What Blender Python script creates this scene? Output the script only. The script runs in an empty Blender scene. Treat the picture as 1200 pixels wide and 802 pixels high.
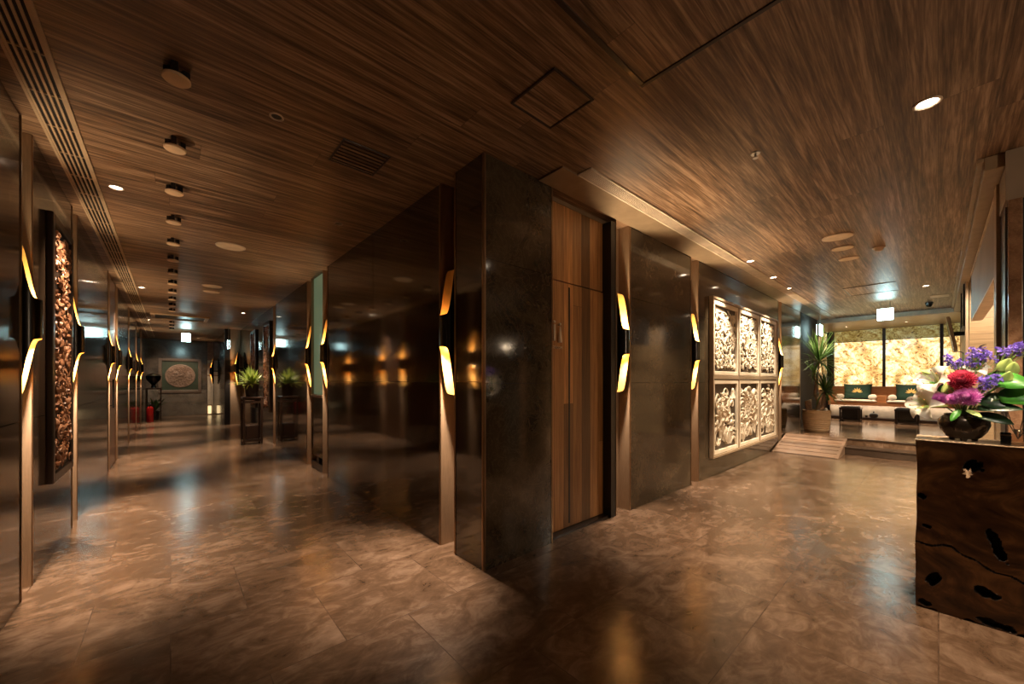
import bpy, bmesh, math, random
from mathutils import Vector, Matrix
R = math.radians
PI = math.pi
col = bpy.context.scene.collection
scene = bpy.context.scene
H = 2.7          # ceiling height
EYE = 1.224      # lens height

# ------------------------------------------------------------------ helpers
def tag(o, label=None, cat=None, group=None, kind=None):
    if label: o['label'] = label
    if cat: o['category'] = cat
    if group: o['group'] = group
    if kind: o['kind'] = kind
    return o

def empty(name, loc=(0, 0, 0), rz=0.0, label=None, cat=None, group=None):
    o = bpy.data.objects.new(name, None)
    o.empty_display_size = 0.05
    col.objects.link(o)
    o.location = loc
    o.rotation_euler = (0, 0, rz)
    return tag(o, label, cat, group)

def dup(o, loc, rz=None, label=None):
    def cp(x, par):
        c = x.copy(); col.objects.link(c); c.parent = par
        for ch in list(x.children): cp(ch, c)
        return c
    c = cp(o, None)
    c.location = loc
    if rz is not None: c.rotation_euler = (0, 0, rz)
    if label: c['label'] = label
    return c

class MB:
    def __init__(s):
        s.v = []; s.f = []; s.m = []
    def add(s, vs, fs, mi=0):
        b = len(s.v)
        s.v += [tuple(p) for p in vs]
        for f in fs:
            s.f.append([b + i for i in f]); s.m.append(mi)
    def box(s, a, b, mi=0):
        x0, x1 = sorted((a[0], b[0])); y0, y1 = sorted((a[1], b[1])); z0, z1 = sorted((a[2], b[2]))
        s.add([(x0,y0,z0),(x1,y0,z0),(x1,y1,z0),(x0,y1,z0),(x0,y0,z1),(x1,y0,z1),(x1,y1,z1),(x0,y1,z1)],
              [(0,3,2,1),(4,5,6,7),(0,1,5,4),(1,2,6,5),(2,3,7,6),(3,0,4,7)], mi)
    def tube(s, pts, rad, n=8, mi=0, cap=True):
        pts = [Vector(p) for p in pts]
        if not hasattr(rad, '__len__'): rad = [rad]*len(pts)
        t0 = (pts[1]-pts[0]).normalized()
        up = Vector((0,0,1)) if abs(t0.z) < .9 else Vector((1,0,0))
        u = t0.cross(up).normalized()
        vs = []
        for i, p in enumerate(pts):
            a = pts[max(i-1,0)]; b = pts[min(i+1,len(pts)-1)]
            t = (b-a).normalized()
            u = (u - t*u.dot(t))
            u = u.normalized() if u.length > 1e-6 else t.orthogonal().normalized()
            w = t.cross(u)
            for k in range(n):
                an = 2*PI*k/n
                vs.append(p + (u*math.cos(an) + w*math.sin(an))*rad[i])
        fs = []
        for i in range(len(pts)-1):
            for k in range(n):
                k2 = (k+1) % n
                fs.append((i*n+k, i*n+k2, (i+1)*n+k2, (i+1)*n+k))
        if cap:
            fs.append(tuple(range(n-1,-1,-1)))
            fs.append(tuple((len(pts)-1)*n+k for k in range(n)))
        s.add(vs, fs, mi)
    def lathe(s, prof, n=32, mi=0, c=(0,0,0), cap=True):
        vs = []; fs = []
        for (r, z) in prof:
            for k in range(n):
                an = 2*PI*k/n
                vs.append((c[0]+r*math.cos(an), c[1]+r*math.sin(an), c[2]+z))
        for i in range(len(prof)-1):
            for k in range(n):
                k2 = (k+1) % n
                fs.append((i*n+k, i*n+k2, (i+1)*n+k2, (i+1)*n+k))
        if cap:
            fs.append(tuple(range(n-1,-1,-1)))
            fs.append(tuple((len(prof)-1)*n+k for k in range(n)))
        s.add(vs, fs, mi)
    def ball(s, c, r, n=10, m=6, mi=0):
        if not hasattr(r, '__len__'): r = (r, r, r)
        vs = [(c[0],c[1],c[2]-r[2])]; fs = []
        for i in range(1, m):
            ph = -PI/2 + PI*i/m
            for k in range(n):
                an = 2*PI*k/n
                vs.append((c[0]+r[0]*math.cos(ph)*math.cos(an), c[1]+r[1]*math.cos(ph)*math.sin(an), c[2]+r[2]*math.sin(ph)))
        vs.append((c[0],c[1],c[2]+r[2]))
        for k in range(n): fs.append((0, 1+(k+1)%n, 1+k))
        for i in range(m-2):
            for k in range(n):
                a = 1+i*n; fs.append((a+k, a+(k+1)%n, a+n+(k+1)%n, a+n+k))
        last = len(vs)-1; a = 1+(m-2)*n
        for k in range(n): fs.append((a+k, a+(k+1)%n, last))
        s.add(vs, fs, mi)
    def blade(s, base, d, length, width, droop=.5, nrm=None, seg=6, fold=.25, mi=0, shape=None, thick=0.0):
        """a leaf or petal: starts at base towards d, bends down (droop), pointed"""
        d = Vector(d).normalized(); p = Vector(base)
        side = d.cross(Vector((0,0,1)))
        if nrm is not None: side = d.cross(Vector(nrm))
        side = side.normalized() if side.length > 1e-4 else Vector((1,0,0))
        vs = []; fs = []
        for i in range(seg+1):
            t = i/seg
            w = width*.5*(shape(t) if shape else max(.03, math.sin(PI*min(1, .12+.88*t))**.7 if t < 1 else .02))
            n = side.cross(d).normalized()
            vs += [p - side*w + n*fold*w, p, p + side*w + n*fold*w]
            d = (d + Vector((0,0,-1))*droop/seg).normalized()
            p = p + d*length/seg
        for i in range(seg):
            a = i*3
            fs += [(a,a+1,a+4,a+3),(a+1,a+2,a+5,a+4)]
        s.add(vs, fs, mi)
    def xform(s, M, start=0):
        for i in range(start, len(s.v)): s.v[i] = tuple(M @ Vector(s.v[i]))
    def build(s, name, mats, parent=None, smooth=False, bevel=0.0, segs=2, solid=0.0, subsurf=0):
        me = bpy.data.meshes.new(name)
        me.from_pydata(s.v, [], s.f)
        if not isinstance(mats, (list, tuple)): mats = [mats]
        for m in mats: me.materials.append(m)
        me.polygons.foreach_set('material_index', s.m)
        bm = bmesh.new(); bm.from_mesh(me)
        bmesh.ops.recalc_face_normals(bm, faces=bm.faces)
        bm.to_mesh(me); bm.free()
        if smooth:
            me.polygons.foreach_set('use_smooth', [True]*len(me.polygons))
            try: me.set_sharp_from_angle(angle=R(42))
            except Exception: pass
        me.update()
        o = bpy.data.objects.new(name, me); col.objects.link(o)
        if parent: o.parent = parent
        if solid:
            m = o.modifiers.new('solid', 'SOLIDIFY'); m.thickness = solid; m.offset = 0
        if bevel:
            m = o.modifiers.new('bevel', 'BEVEL'); m.width = bevel; m.segments = segs; m.limit_method = 'ANGLE'; m.angle_limit = R(40)
            m.harden_normals = False
        if subsurf:
            m = o.modifiers.new('sub', 'SUBSURF'); m.levels = subsurf; m.render_levels = subsurf
        return o

# ------------------------------------------------------------------ materials
def newmat(name):
    m = bpy.data.materials.new(name); m.use_nodes = True
    nt = m.node_tree
    b = nt.nodes['Principled BSDF']
    return m, nt, b

def ramp(nt, stops):
    r = nt.nodes.new('ShaderNodeValToRGB')
    el = r.color_ramp.elements
    while len(el) < len(stops): el.new(.5)
    for e, (p, c) in zip(el, stops):
        e.position = p; e.color = (*c, 1)
    return r

def coords(nt, scale=(1,1,1), rot=(0,0,0)):
    tc = nt.nodes.new('ShaderNodeTexCoord'); mp = nt.nodes.new('ShaderNodeMapping')
    mp.inputs['Scale'].default_value = scale; mp.inputs['Rotation'].default_value = rot
    nt.links.new(tc.outputs['Object'], mp.inputs['Vector'])
    return mp.outputs['Vector']

def noise(nt, vec, scale, detail=4, rough=.55, dist=0):
    n = nt.nodes.new('ShaderNodeTexNoise')
    n.inputs['Scale'].default_value = scale; n.inputs['Detail'].default_value = detail
    n.inputs['Roughness'].default_value = rough; n.inputs['Distortion'].default_value = dist
    if vec is not None: nt.links.new(vec, n.inputs['Vector'])
    return n.outputs['Fac']

def math_n(nt, op, a, b=None):
    n = nt.nodes.new('ShaderNodeMath'); n.operation = op
    for i, x in enumerate((a, b)):
        if x is None: continue
        if isinstance(x, (int, float)): n.inputs[i].default_value = x
        else: nt.links.new(x, n.inputs[i])
    return n.outputs[0]

def mixc(nt, fac, a, b, mode='MIX'):
    n = nt.nodes.new('ShaderNodeMix'); n.data_type = 'RGBA'; n.blend_type = mode
    for s, x in ((n.inputs[0], fac), (n.inputs[6], a), (n.inputs[7], b)):
        if isinstance(x, (int, float)): s.default_value = x
        elif isinstance(x, tuple): s.default_value = (*x, 1)
        else: nt.links.new(x, s)
    return n.outputs[2]

def bump(nt, b, h, strength=.2, dist=.01):
    n = nt.nodes.new('ShaderNodeBump'); n.inputs['Strength'].default_value = strength; n.inputs['Distance'].default_value = dist
    nt.links.new(h, n.inputs['Height']); nt.links.new(n.outputs[0], b.inputs['Normal'])

def simple(name, c, rough=.5, metal=0, c2=None, scale=8, bumpk=0, stretch=(1,1,1), ior=1.5, emit=None, estr=0, sheen=0):
    m, nt, b = newmat(name)
    b.inputs['Roughness'].default_value = rough; b.inputs['Metallic'].default_value = metal; b.inputs['IOR'].default_value = ior
    c2 = c2 or tuple(x*.75 for x in c)
    n = noise(nt, coords(nt, stretch), scale)
    r = ramp(nt, [(.3, c2), (.7, c)])
    nt.links.new(n, r.inputs[0]); nt.links.new(r.outputs[0], b.inputs['Base Color'])
    if bumpk: bump(nt, b, n, bumpk)
    if emit:
        b.inputs['Emission Color'].default_value = (*emit, 1); b.inputs['Emission Strength'].default_value = estr
    return m

def thin(name, c, c2, rough=.45, k=.4, scale=12):
    m = simple(name, c, rough, 0, c2, scale)
    nt = m.node_tree; b = nt.nodes['Principled BSDF']; out = [n for n in nt.nodes if n.type == 'OUTPUT_MATERIAL'][0]
    tr = nt.nodes.new('ShaderNodeBsdfTranslucent'); mx = nt.nodes.new('ShaderNodeMixShader'); mx.inputs[0].default_value = k
    src = b.inputs['Base Color'].links[0].from_socket
    nt.links.new(src, tr.inputs[0]); nt.links.new(b.outputs[0], mx.inputs[1]); nt.links.new(tr.outputs[0], mx.inputs[2]); nt.links.new(mx.outputs[0], out.inputs[0])
    return m

def stone_mat(name, dark, light, vein, rough=.09, ior=1.75, scale=1.6):
    m, nt, b = newmat(name)
    v = coords(nt)
    n1 = noise(nt, v, scale, 8, .62, 1.2)
    n2 = noise(nt, v, scale*4.5, 6, .6, 2.0)
    r = ramp(nt, [(.35, dark), (.68, light)])
    nt.links.new(n1, r.inputs[0])
    ab = math_n(nt, 'ABSOLUTE', math_n(nt, 'SUBTRACT', n2, .5))
    vr = ramp(nt, [(.0, (1,1,1)), (.035, (0,0,0))])
    nt.links.new(ab, vr.inputs[0])
    c = mixc(nt, math_n(nt, 'MULTIPLY', vr.outputs[0], .35), r.outputs[0], vein)
    nt.links.new(c, b.inputs['Base Color'])
    b.inputs['IOR'].default_value = ior
    rr = math_n(nt, 'ADD', math_n(nt, 'MULTIPLY', n2, .06), rough-.03)
    nt.links.new(rr, b.inputs['Roughness'])
    return m

def plank_mat(name, axis, width, length, cols, rough=.5, grain=1.0, gap=.004, spec=.5, bumpk=.15, var=.55, st=(.30,.5,.72)):
    """planks running along axis ('X','Y','Z'); second axis is the across one"""
    m, nt, b = newmat(name)
    tc = nt.nodes.new('ShaderNodeTexCoord'); sp = nt.nodes.new('ShaderNodeSeparateXYZ')
    nt.links.new(tc.outputs['Object'], sp.inputs[0])
    al, ac = axis
    A = sp.outputs[al]; C = sp.outputs[ac]
    row = math_n(nt, 'FLOOR', math_n(nt, 'DIVIDE', C, width))
    wn = nt.nodes.new('ShaderNodeTexWhiteNoise'); wn.noise_dimensions = '1D'
    nt.links.new(row, wn.inputs['W'])
    off = math_n(nt, 'MULTIPLY', wn.outputs['Value'], length)
    sh = math_n(nt, 'DIVIDE', math_n(nt, 'ADD', A, off), length)
    colm = math_n(nt, 'FLOOR', sh)
    cmb = nt.nodes.new('ShaderNodeCombineXYZ')
    nt.links.new(row, cmb.inputs[0]); nt.links.new(colm, cmb.inputs[1])
    wn2 = nt.nodes.new('ShaderNodeTexWhiteNoise'); wn2.noise_dimensions = '3D'
    nt.links.new(cmb.outputs[0], wn2.inputs['Vector'])
    i_al = 'XYZ'.index(al)
    sc = [26*grain]*3; sc[i_al] = 1.1*grain
    mp = nt.nodes.new('ShaderNodeMapping'); mp.inputs['Scale'].default_value = sc
    nt.links.new(tc.outputs['Object'], mp.inputs['Vector'])
    # shift the grain per plank
    addv = nt.nodes.new('ShaderNodeVectorMath'); addv.operation = 'ADD'
    scv = nt.nodes.new('ShaderNodeVectorMath'); scv.operation = 'SCALE'; scv.inputs['Scale'].default_value = 37.0
    nt.links.new(wn2.outputs['Color'], scv.inputs[0])
    nt.links.new(mp.outputs[0], addv.inputs[0]); nt.links.new(scv.outputs[0], addv.inputs[1])
    g = noise(nt, addv.outputs[0], 1.0, 7, .62, .6)
    g2 = noise(nt, addv.outputs[0], 4.2, 4, .6, .2)
    gm = math_n(nt, 'ADD', math_n(nt, 'MULTIPLY', g, .62), math_n(nt, 'MULTIPLY', g2, .38))
    r = ramp(nt, [(st[0], cols[0]), (st[1], cols[1]), (st[2], cols[2])])
    nt.links.new(gm, r.inputs[0])
    tone = math_n(nt, 'ADD', math_n(nt, 'MULTIPLY', wn2.outputs['Value'], var), 1-.6*var)
    hs = nt.nodes.new('ShaderNodeHueSaturation')
    nt.links.new(tone, hs.inputs['Value']); nt.links.new(r.outputs[0], hs.inputs['Color'])
    # joints
    fr = math_n(nt, 'FRACT', math_n(nt, 'DIVIDE', C, width))
    e1 = math_n(nt, 'LESS_THAN', fr, gap/width)
    fr2 = math_n(nt, 'FRACT', sh)
    e2 = math_n(nt, 'LESS_THAN', fr2, gap/length)
    e = math_n(nt, 'MAXIMUM', e1, e2)
    c = mixc(nt, math_n(nt, 'MULTIPLY', e, .6), hs.outputs[0], tuple(x*.35 for x in cols[0]))
    nt.links.new(c, b.inputs['Base Color'])
    b.inputs['Roughness'].default_value = rough
    b.inputs['Specular IOR Level'].default_value = spec
    bump(nt, b, math_n(nt, 'SUBTRACT', gm, math_n(nt, 'MULTIPLY', e, .8)), bumpk, .004)
    return m

def floor_mat(name, scale_c=1.0, rough=.3, tw=.6, tl=.6):
    m, nt, b = newmat(name)
    tc = nt.nodes.new('ShaderNodeTexCoord')
    br = nt.nodes.new('ShaderNodeTexBrick')
    br.inputs['Scale'].default_value = 1.0
    br.inputs['Brick Width'].default_value = tl; br.inputs['Row Height'].default_value = tw
    br.inputs['Mortar Size'].default_value = .0025; br.inputs['Mortar Smooth'].default_value = .2
    br.inputs['Bias'].default_value = 0
    br.inputs['Color1'].default_value = (0,0,0,1); br.inputs['Color2'].default_value = (1,1,1,1); br.inputs['Mortar'].default_value = (.5,.5,.5,1)
    br.offset = .5
    nt.links.new(tc.outputs['Object'], br.inputs['Vector'])
    # per tile shift of the stone figure
    scv = nt.nodes.new('ShaderNodeVectorMath'); scv.operation = 'SCALE'; scv.inputs['Scale'].default_value = 9.0
    nt.links.new(br.outputs['Color'], scv.inputs[0])
    addv = nt.nodes.new('ShaderNodeVectorMath'); addv.operation = 'ADD'
    nt.links.new(tc.outputs['Object'], addv.inputs[0]); nt.links.new(scv.outputs[0], addv.inputs[1])
    mp = nt.nodes.new('ShaderNodeMapping'); mp.inputs['Scale'].default_value = (1.0, 1.5, 1); mp.inputs['Rotation'].default_value = (0,0,.5)
    nt.links.new(addv.outputs[0], mp.inputs['Vector'])
    n1 = noise(nt, mp.outputs[0], 1.9, 9, .63, 1.4)
    n2 = noise(nt, mp.outputs[0], 6, 8, .66, 1.2)
    n3 = noise(nt, tc.outputs['Object'], 42, 4, .6, .3)
    s = scale_c
    r = ramp(nt, [(.33, (.046*s,.026*s,.014*s)), (.5, (.108*s,.066*s,.040*s)), (.66, (.215*s,.145*s,.10*s))])
    mixn = math_n(nt, 'ADD', math_n(nt, 'MULTIPLY', n1, .5), math_n(nt, 'MULTIPLY', n2, .5))
    nt.links.new(mixn, r.inputs[0])
    c = mixc(nt, math_n(nt, 'MULTIPLY', br.outputs['Fac'], .55), r.outputs[0], (.05*s,.03*s,.02*s))
    nt.links.new(c, b.inputs['Base Color'])
    rr = math_n(nt, 'ADD', math_n(nt, 'MULTIPLY', n2, .16), rough-.08)
    nt.links.new(rr, b.inputs['Roughness'])
    b.inputs['IOR'].default_value = 1.55
    hh = math_n(nt, 'ADD', math_n(nt, 'MULTIPLY', n2, .6), math_n(nt, 'MULTIPLY', n3, .5))
    bump(nt, b, math_n(nt, 'SUBTRACT', hh, br.outputs['Fac']), .22, .004)
    return m

def onyx_mat(name, strength, tint=(1,1,1)):
    m, nt, b = newmat(name)
    v = coords(nt)
    n1 = noise(nt, v, 1.35, 8, .68, 1.6)
    n2 = noise(nt, v, 3.6, 10, .74, 2.6)
    n3 = noise(nt, v, 14, 6, .7, 2.0)
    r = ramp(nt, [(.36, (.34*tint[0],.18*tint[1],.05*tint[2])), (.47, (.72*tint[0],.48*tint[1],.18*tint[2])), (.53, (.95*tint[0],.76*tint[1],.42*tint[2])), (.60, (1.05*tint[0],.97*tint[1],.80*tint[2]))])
    nt.links.new(math_n(nt, 'ADD', math_n(nt, 'MULTIPLY', n1, .65), math_n(nt, 'MULTIPLY', n2, .35)), r.inputs[0])
    k = ramp(nt, [(.40, (.06,.035,.015)), (.46, (.75,.66,.50)), (.51, (1,1,1))])
    nt.links.new(math_n(nt, 'ADD', math_n(nt, 'MULTIPLY', n2, .5), math_n(nt, 'MULTIPLY', n3, .5)), k.inputs[0])
    c = mixc(nt, 1.0, r.outputs[0], k.outputs[0], 'MULTIPLY')
    nt.links.new(c, b.inputs['Base Color']); nt.links.new(c, b.inputs['Emission Color'])
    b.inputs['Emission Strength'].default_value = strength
    b.inputs['Roughness'].default_value = .12
    return m

def emitter(name, c, s):
    m, nt, b = newmat(name)
    b.inputs['Base Color'].default_value = (*[min(1,x) for x in c], 1)
    b.inputs['Emission Color'].default_value = (*c, 1); b.inputs['Emission Strength'].default_value = s
    return m

M = {}
M['bronze_glass'] = stone_mat('bronze_mirror_stone', (.020,.012,.007), (.045,.028,.016), (.07,.045,.025), .075, 1.85, 1.1)
M['left_glass']   = stone_mat('brown_gloss_panel', (.035,.022,.014), (.075,.048,.030), (.10,.065,.04), .10, 1.9, .9)
M['grey_stone']   = stone_mat('grey_brown_marble', (.022,.015,.0085), (.085,.062,.036), (.15,.11,.066), .09, 1.7, 1.8)
M['end_stone']    = stone_mat('end_wall_stone', (.05,.042,.036), (.12,.10,.085), (.16,.14,.12), .16, 1.6, 2.2)
M['plinth_stone'] = stone_mat('pale_plinth_stone', (.10,.085,.07), (.20,.17,.14), (.25,.21,.17), .3, 1.5, 2.5)
M['bronze']  = simple('brushed_bronze', (.44,.31,.20), .38, .35, (.35,.24,.15), 30, .03, (6,6,.4))
M['pink_bronze'] = simple('rosy_bronze_panel', (.34,.21,.15), .3, .3, (.27,.16,.11), 3)
M['trim']    = simple('bronze_edge_trim', (.36,.23,.13), .3, .9)
M['black']   = simple('matte_black', (.012,.010,.009), .35)
M['black_metal'] = simple('black_lacquer_metal', (.012,.010,.009), .22, .3)
M['gold']    = simple('gold_leaf_lining', (.90,.52,.14), .45, .35, (.82,.44,.10), 20)
M['joint']   = simple('dark_joint', (.008,.006,.005), .8)
M['ceil']    = plank_mat('ceiling_boards', ('X','Y'), .205, 3.6, ((.056,.030,.016), (.205,.122,.070), (.46,.31,.20)), .42, 1.0, .003, .4, .12, .36, (.38,.5,.62))
M['door_wood'] = plank_mat('door_boards', ('Z','X'), .118, 9.0, ((.17,.072,.024), (.45,.215,.075), (.68,.38,.15)), .4, 1.0, .004, .5, .1, 1.15)
M['plank_wall'] = plank_mat('pale_plank_wall', ('Y','Z'), .21, 1.0, ((.16,.105,.055), (.27,.185,.10), (.36,.25,.145)), .5, .8, .005, .4, .1)
M['floor']   = floor_mat('brown_stone_floor', 1.0, .215, .62, .62)
M['deck']    = floor_mat('platform_floor', 1.9, .13, .6, .6)
M['ramp']    = plank_mat('ramp_boards', ('Y','X'), .19, 3.0, ((.16,.10,.065), (.24,.155,.10), (.32,.215,.145)), .4)
M['step']    = simple('dark_step_stone', (.075,.05,.035), .3, 0, (.045,.03,.02), 6)
M['dark_wood'] = simple('dark_stained_wood', (.030,.015,.009), .3, 0, (.016,.008,.005), 5, .05, (20,20,2))
M['carved_wood'] = simple('carved_walnut', (.36,.17,.085), .42, 0, (.20,.085,.04), 14, .1)
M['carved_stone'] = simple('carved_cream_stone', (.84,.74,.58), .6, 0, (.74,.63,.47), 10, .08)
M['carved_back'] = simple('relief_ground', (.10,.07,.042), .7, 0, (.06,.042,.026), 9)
M['frame_taupe'] = simple('taupe_frame', (.36,.26,.17), .4, 0, (.29,.21,.13), 12, .04)
M['frame_dark'] = simple('dark_taupe_frame', (.14,.10,.075), .4)
M['beige']   = simple('beige_paint', (.76,.64,.50), .5)
M['soffit']  = simple('bronze_soffit', (.34,.25,.16), .35, .2)
M['fixture'] = simple('tan_disc', (.85,.62,.40), .5)
M['speaker_mesh'] = simple('cream_speaker_cloth', (.90,.75,.56), .6)
M['grille']  = simple('grille_slat', (.62,.46,.30), .45, 0)
M['green']   = simple('backlit_frosted_green_glass', (.13,.18,.11), .3, 0, (.11,.15,.09), 1.2, emit=(.36,.50,.28), estr=.20)
M['green_dark'] = simple('dark_green_cloth', (.030,.046,.026), .6)
M['medallion'] = simple('medallion_relief', (.30,.20,.145), .5, 0, (.17,.11,.08), 20, .1)
M['white_cloth'] = simple('white_towelling', (.80,.74,.66), .9, 0, (.70,.64,.56), 60, .15)
M['pillow']  = simple('deep_green_cushion', (.010,.055,.040), .75, 0, (.007,.04,.03), 60, .1)
M['lotus']   = simple('gold_lotus_print', (.85,.62,.20), .6)
M['bench_wood'] = simple('red_brown_bench_wood', (.40,.18,.075), .35, 0, (.28,.115,.045), 4, .05, (12,2,12))
M['white_wall'] = simple('warm_white_panel', (.72,.62,.50), .5)
M['pot_rattan'] = simple('woven_cream_pot', (.55,.38,.22), .6, 0, (.42,.28,.15), 25, .25, (1,1,6))
M['soil']    = simple('dark_soil', (.03,.018,.01), .9, 0, None, 60, .4)
M['trunk']   = simple('grey_brown_trunk', (.30,.20,.13), .8, 0, (.17,.11,.07), 20, .4, (1,1,5))
M['palm']    = thin('dracaena_leaf', (.12,.24,.06), (.06,.14,.03), .4, .3, 6)
M['spike']   = thin('pale_green_leaf', (.50,.62,.16), (.26,.42,.09), .4, .4, 5)
M['leaf']    = thin('glossy_green_leaf', (.08,.32,.035), (.035,.17,.02), .3, .3)
M['leaf_dark'] = simple('dark_green_leaf', (.012,.035,.012), .35, 0, (.007,.022,.008), 12)
M['leaf_pale'] = thin('pale_lime_leaf', (.55,.66,.22), (.40,.52,.14), .45, .4)
M['stem']    = simple('flower_stem', (.13,.22,.05), .5)
M['lily']    = thin('white_lily_petal', (.92,.88,.78), (.86,.82,.68), .45, .45, 10)
M['lily_heart'] = simple('lily_stamen', (.55,.25,.06), .6)
M['crimson'] = thin('crimson_petal', (.50,.018,.065), (.34,.008,.04), .5, .35, 30)
M['magenta'] = thin('magenta_petal', (.80,.15,.66), (.62,.06,.50), .5, .35, 30)
M['crimson_tip'] = thin('pink_petal_tip', (.74,.13,.22), (.60,.07,.14), .5, .35, 30)
M['magenta_tip'] = thin('pale_magenta_tip', (.92,.50,.84), (.84,.34,.74), .5, .35, 30)
M['violet']  = thin('violet_floret', (.34,.24,.74), (.24,.14,.58), .6, .35, 40)
M['vase']    = simple('dark_bronze_vase', (.055,.038,.024), .22, .55, (.03,.02,.013), 9, .05)
M['red']     = simple('extinguisher_red', (.55,.02,.02), .25)
M['steel']   = simple('steel', (.6,.58,.55), .3, .9)
M['glass_dark'] = simple('dark_screen_glass', (.03,.045,.05), .08, 0, (.028,.04,.045), 2, 0, (1,1,1), 1.7)
M['header']  = simple('grey_taupe_panel', (.38,.30,.23), .5, 0, (.25,.195,.145), 1.2)
M['marble']  = stone_mat('brown_marble_jamb', (.13,.065,.035), (.34,.20,.12), (.45,.28,.16), .2, 1.5, 5)
M['ivory']   = simple('ivory_lamp_rim', (.75,.62,.5), .4)
M['onyx']    = onyx_mat('backlit_onyx', 1.5)
M['onyx_dim'] = onyx_mat('backlit_onyx_upper', .22, (.80,.95,.75))  # weak emission stands in for the reflection in the upper band
M['lens']    = emitter('lit_lens', (1.0,.80,.58), 22)
M['bulb']    = emitter('warm_bulb', (1.0,.62,.25), 10)
M['exit']    = emitter('exit_sign_face', (.64,1.0,1.0), 22)
M['led']     = emitter('warm_led', (1.0,.80,.58), 9)
M['spa_gold']= simple('brass_sign', (.95,.80,.60), .4)

def counter_mat():
    m, nt, b = newmat('polished_root_wood')
    v = coords(nt, (1, 1.6, 2.2))
    n1 = noise(nt, v, 2.2, 7, .6, 2.4)
    w = nt.nodes.new('ShaderNodeTexWave'); w.wave_type = 'BANDS'; w.bands_direction = 'Z'
    w.inputs['Scale'].default_value = 2.1; w.inputs['Distortion'].default_value = 9; w.inputs['Detail'].default_value = 4
    nt.links.new(v, w.inputs['Vector'])
    r = ramp(nt, [(.34, (.026,.010,.004)), (.5, (.085,.036,.013)), (.66, (.21,.10,.036))])
    nt.links.new(math_n(nt, 'ADD', math_n(nt, 'MULTIPLY', n1, .95), math_n(nt, 'MULTIPLY', w.outputs['Fac'], .05)), r.inputs[0])
    nt.links.new(r.outputs[0], b.inputs['Base Color'])
    b.inputs['Roughness'].default_value = .28
    return m
M['root'] = counter_mat()
M['hollow'] = simple('charred_hollow', (.006,.004,.003), .8)  # near black colour on the sunken hole and crack faces

# ------------------------------------------------------------------ lights
def aim(o, d):
    o.rotation_euler = Vector(d).to_track_quat('-Z', 'Y').to_euler()
KS = 8.0
def spot(loc, d, power, size=70, blend=.6, color=(1,.74,.48), rad=.03):
    l = bpy.data.lights.new('spot', 'SPOT'); l.energy = power*KS; l.spot_size = R(size); l.spot_blend = blend
    l.color = color; l.shadow_soft_size = rad
    o = bpy.data.objects.new('spot_light', l); col.objects.link(o); o.location = loc; aim(o, d)
    return o
def point(loc, power, color=(1,.62,.28), rad=.02):
    l = bpy.data.lights.new('point', 'POINT'); l.energy = power; l.color = color; l.shadow_soft_size = rad
    o = bpy.data.objects.new('point_light', l); col.objects.link(o); o.location = loc
    return o
def area(loc, d, sx, sy, power, color=(1,.78,.55)):
    l = bpy.data.lights.new('area', 'AREA'); l.shape = 'RECTANGLE'; l.size = sx; l.size_y = sy; l.energy = power; l.color = color
    o = bpy.data.objects.new('area_light', l); col.objects.link(o); o.location = loc; aim(o, d)
    return o

# ------------------------------------------------------------------ room shell
def struct(mb, name, mats, **k):
    return tag(mb.build(name, mats, **k), kind='structure')

f = MB(); f.box((-3.5,-4.2,-.1), (8.72,19.0,0)); struct(f, 'floor', M['floor'])
f = MB(); f.box((8.72,-.34,-.1), (14.2,2.6,.24)); struct(f, 'floor_platform', M['deck'])
f = MB(); f.box((8.42,-.34,0), (8.72,1.05,.12)); f.box((8.405,-.34,.105), (8.72,1.05,.125)); f.box((8.705,-.34,.215),(8.75,1.06,.243))
struct(f, 'trim_1', M['step'], bevel=.004)

c = MB(); c.box((-3.5,-4.2,H), (11.7,18.3,H+.1)); struct(c, 'ceiling', M['ceil'])
c = MB(); c.box((11.7,-.34,2.6), (14.2,2.6,H+.1)); struct(c, 'ceiling_alcove', M['soffit'])
c = MB(); c.box((11.62,-.28,2.6), (11.72,1.95,2.698)); struct(c, 'trim_2', M['beige'], bevel=.006)

def wall(name, mp, segs, mats, seams=(1.22,), top=H-.003, thick=.22, zb=0.0):
    """segs: (t0, t1, kind[, [t splits]]); mp(t, depth, z) -> world; depth 0 = face, positive = into the wall
    mats: [panel, channel plate, trim, joint, second panel]"""
    b = MB()
    def bx(t0, t1, d0, d1, z0, z1, mi): b.box(mp(t0,d0,z0), mp(t1,d1,z1), mi)
    for sgm in segs:
        t0, t1, kind = sgm[:3]; splits = sgm[3] if len(sgm) > 3 else []
        if kind in ('panel', 'panel2', 'dark'):
            mi = {'panel':0,'panel2':4,'dark':3}[kind]
            ts = [t0] + list(splits) + [t1]
            zs = [zb] + ([z for z in seams] if kind != 'dark' else []) + [top]
            for i in range(len(ts)-1):
                for j in range(len(zs)-1):
                    g = .0018
                    bx(ts[i]+(g if i else 0), ts[i+1]-(g if i < len(ts)-2 else 0), 0, .08, zs[j]+(g if j else 0), zs[j+1]-(g if j < len(zs)-2 else 0), mi)
            bx(t0, t1, .02, thick, zb, top, 3)
            for tt in (t0, t1-.012):
                bx(tt-.001, tt+.013, -.004, .03, zb, top, 2)
        elif kind == 'channel':
            bx(t0, t1, .115, .135, zb, top, 1)
            bx(t0, t0+.006, .0, .115, zb, top, 1); bx(t1-.006, t1, .0, .115, zb, top, 1)
            bx(t0, t1, .135, thick, zb, top, 3)
        elif kind == 'niche':
            bx(t0, t1, .20, thick+.06, zb, top, 3)
    return struct(b, name, mats)

def mp_left(t, d, z):  return (-.62-d, t, z)
def mp_bl(t, d, z):    return (1.5+d, t, z)
def mp_br(t, d, z):    return (t, 1.95+d, z)

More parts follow.
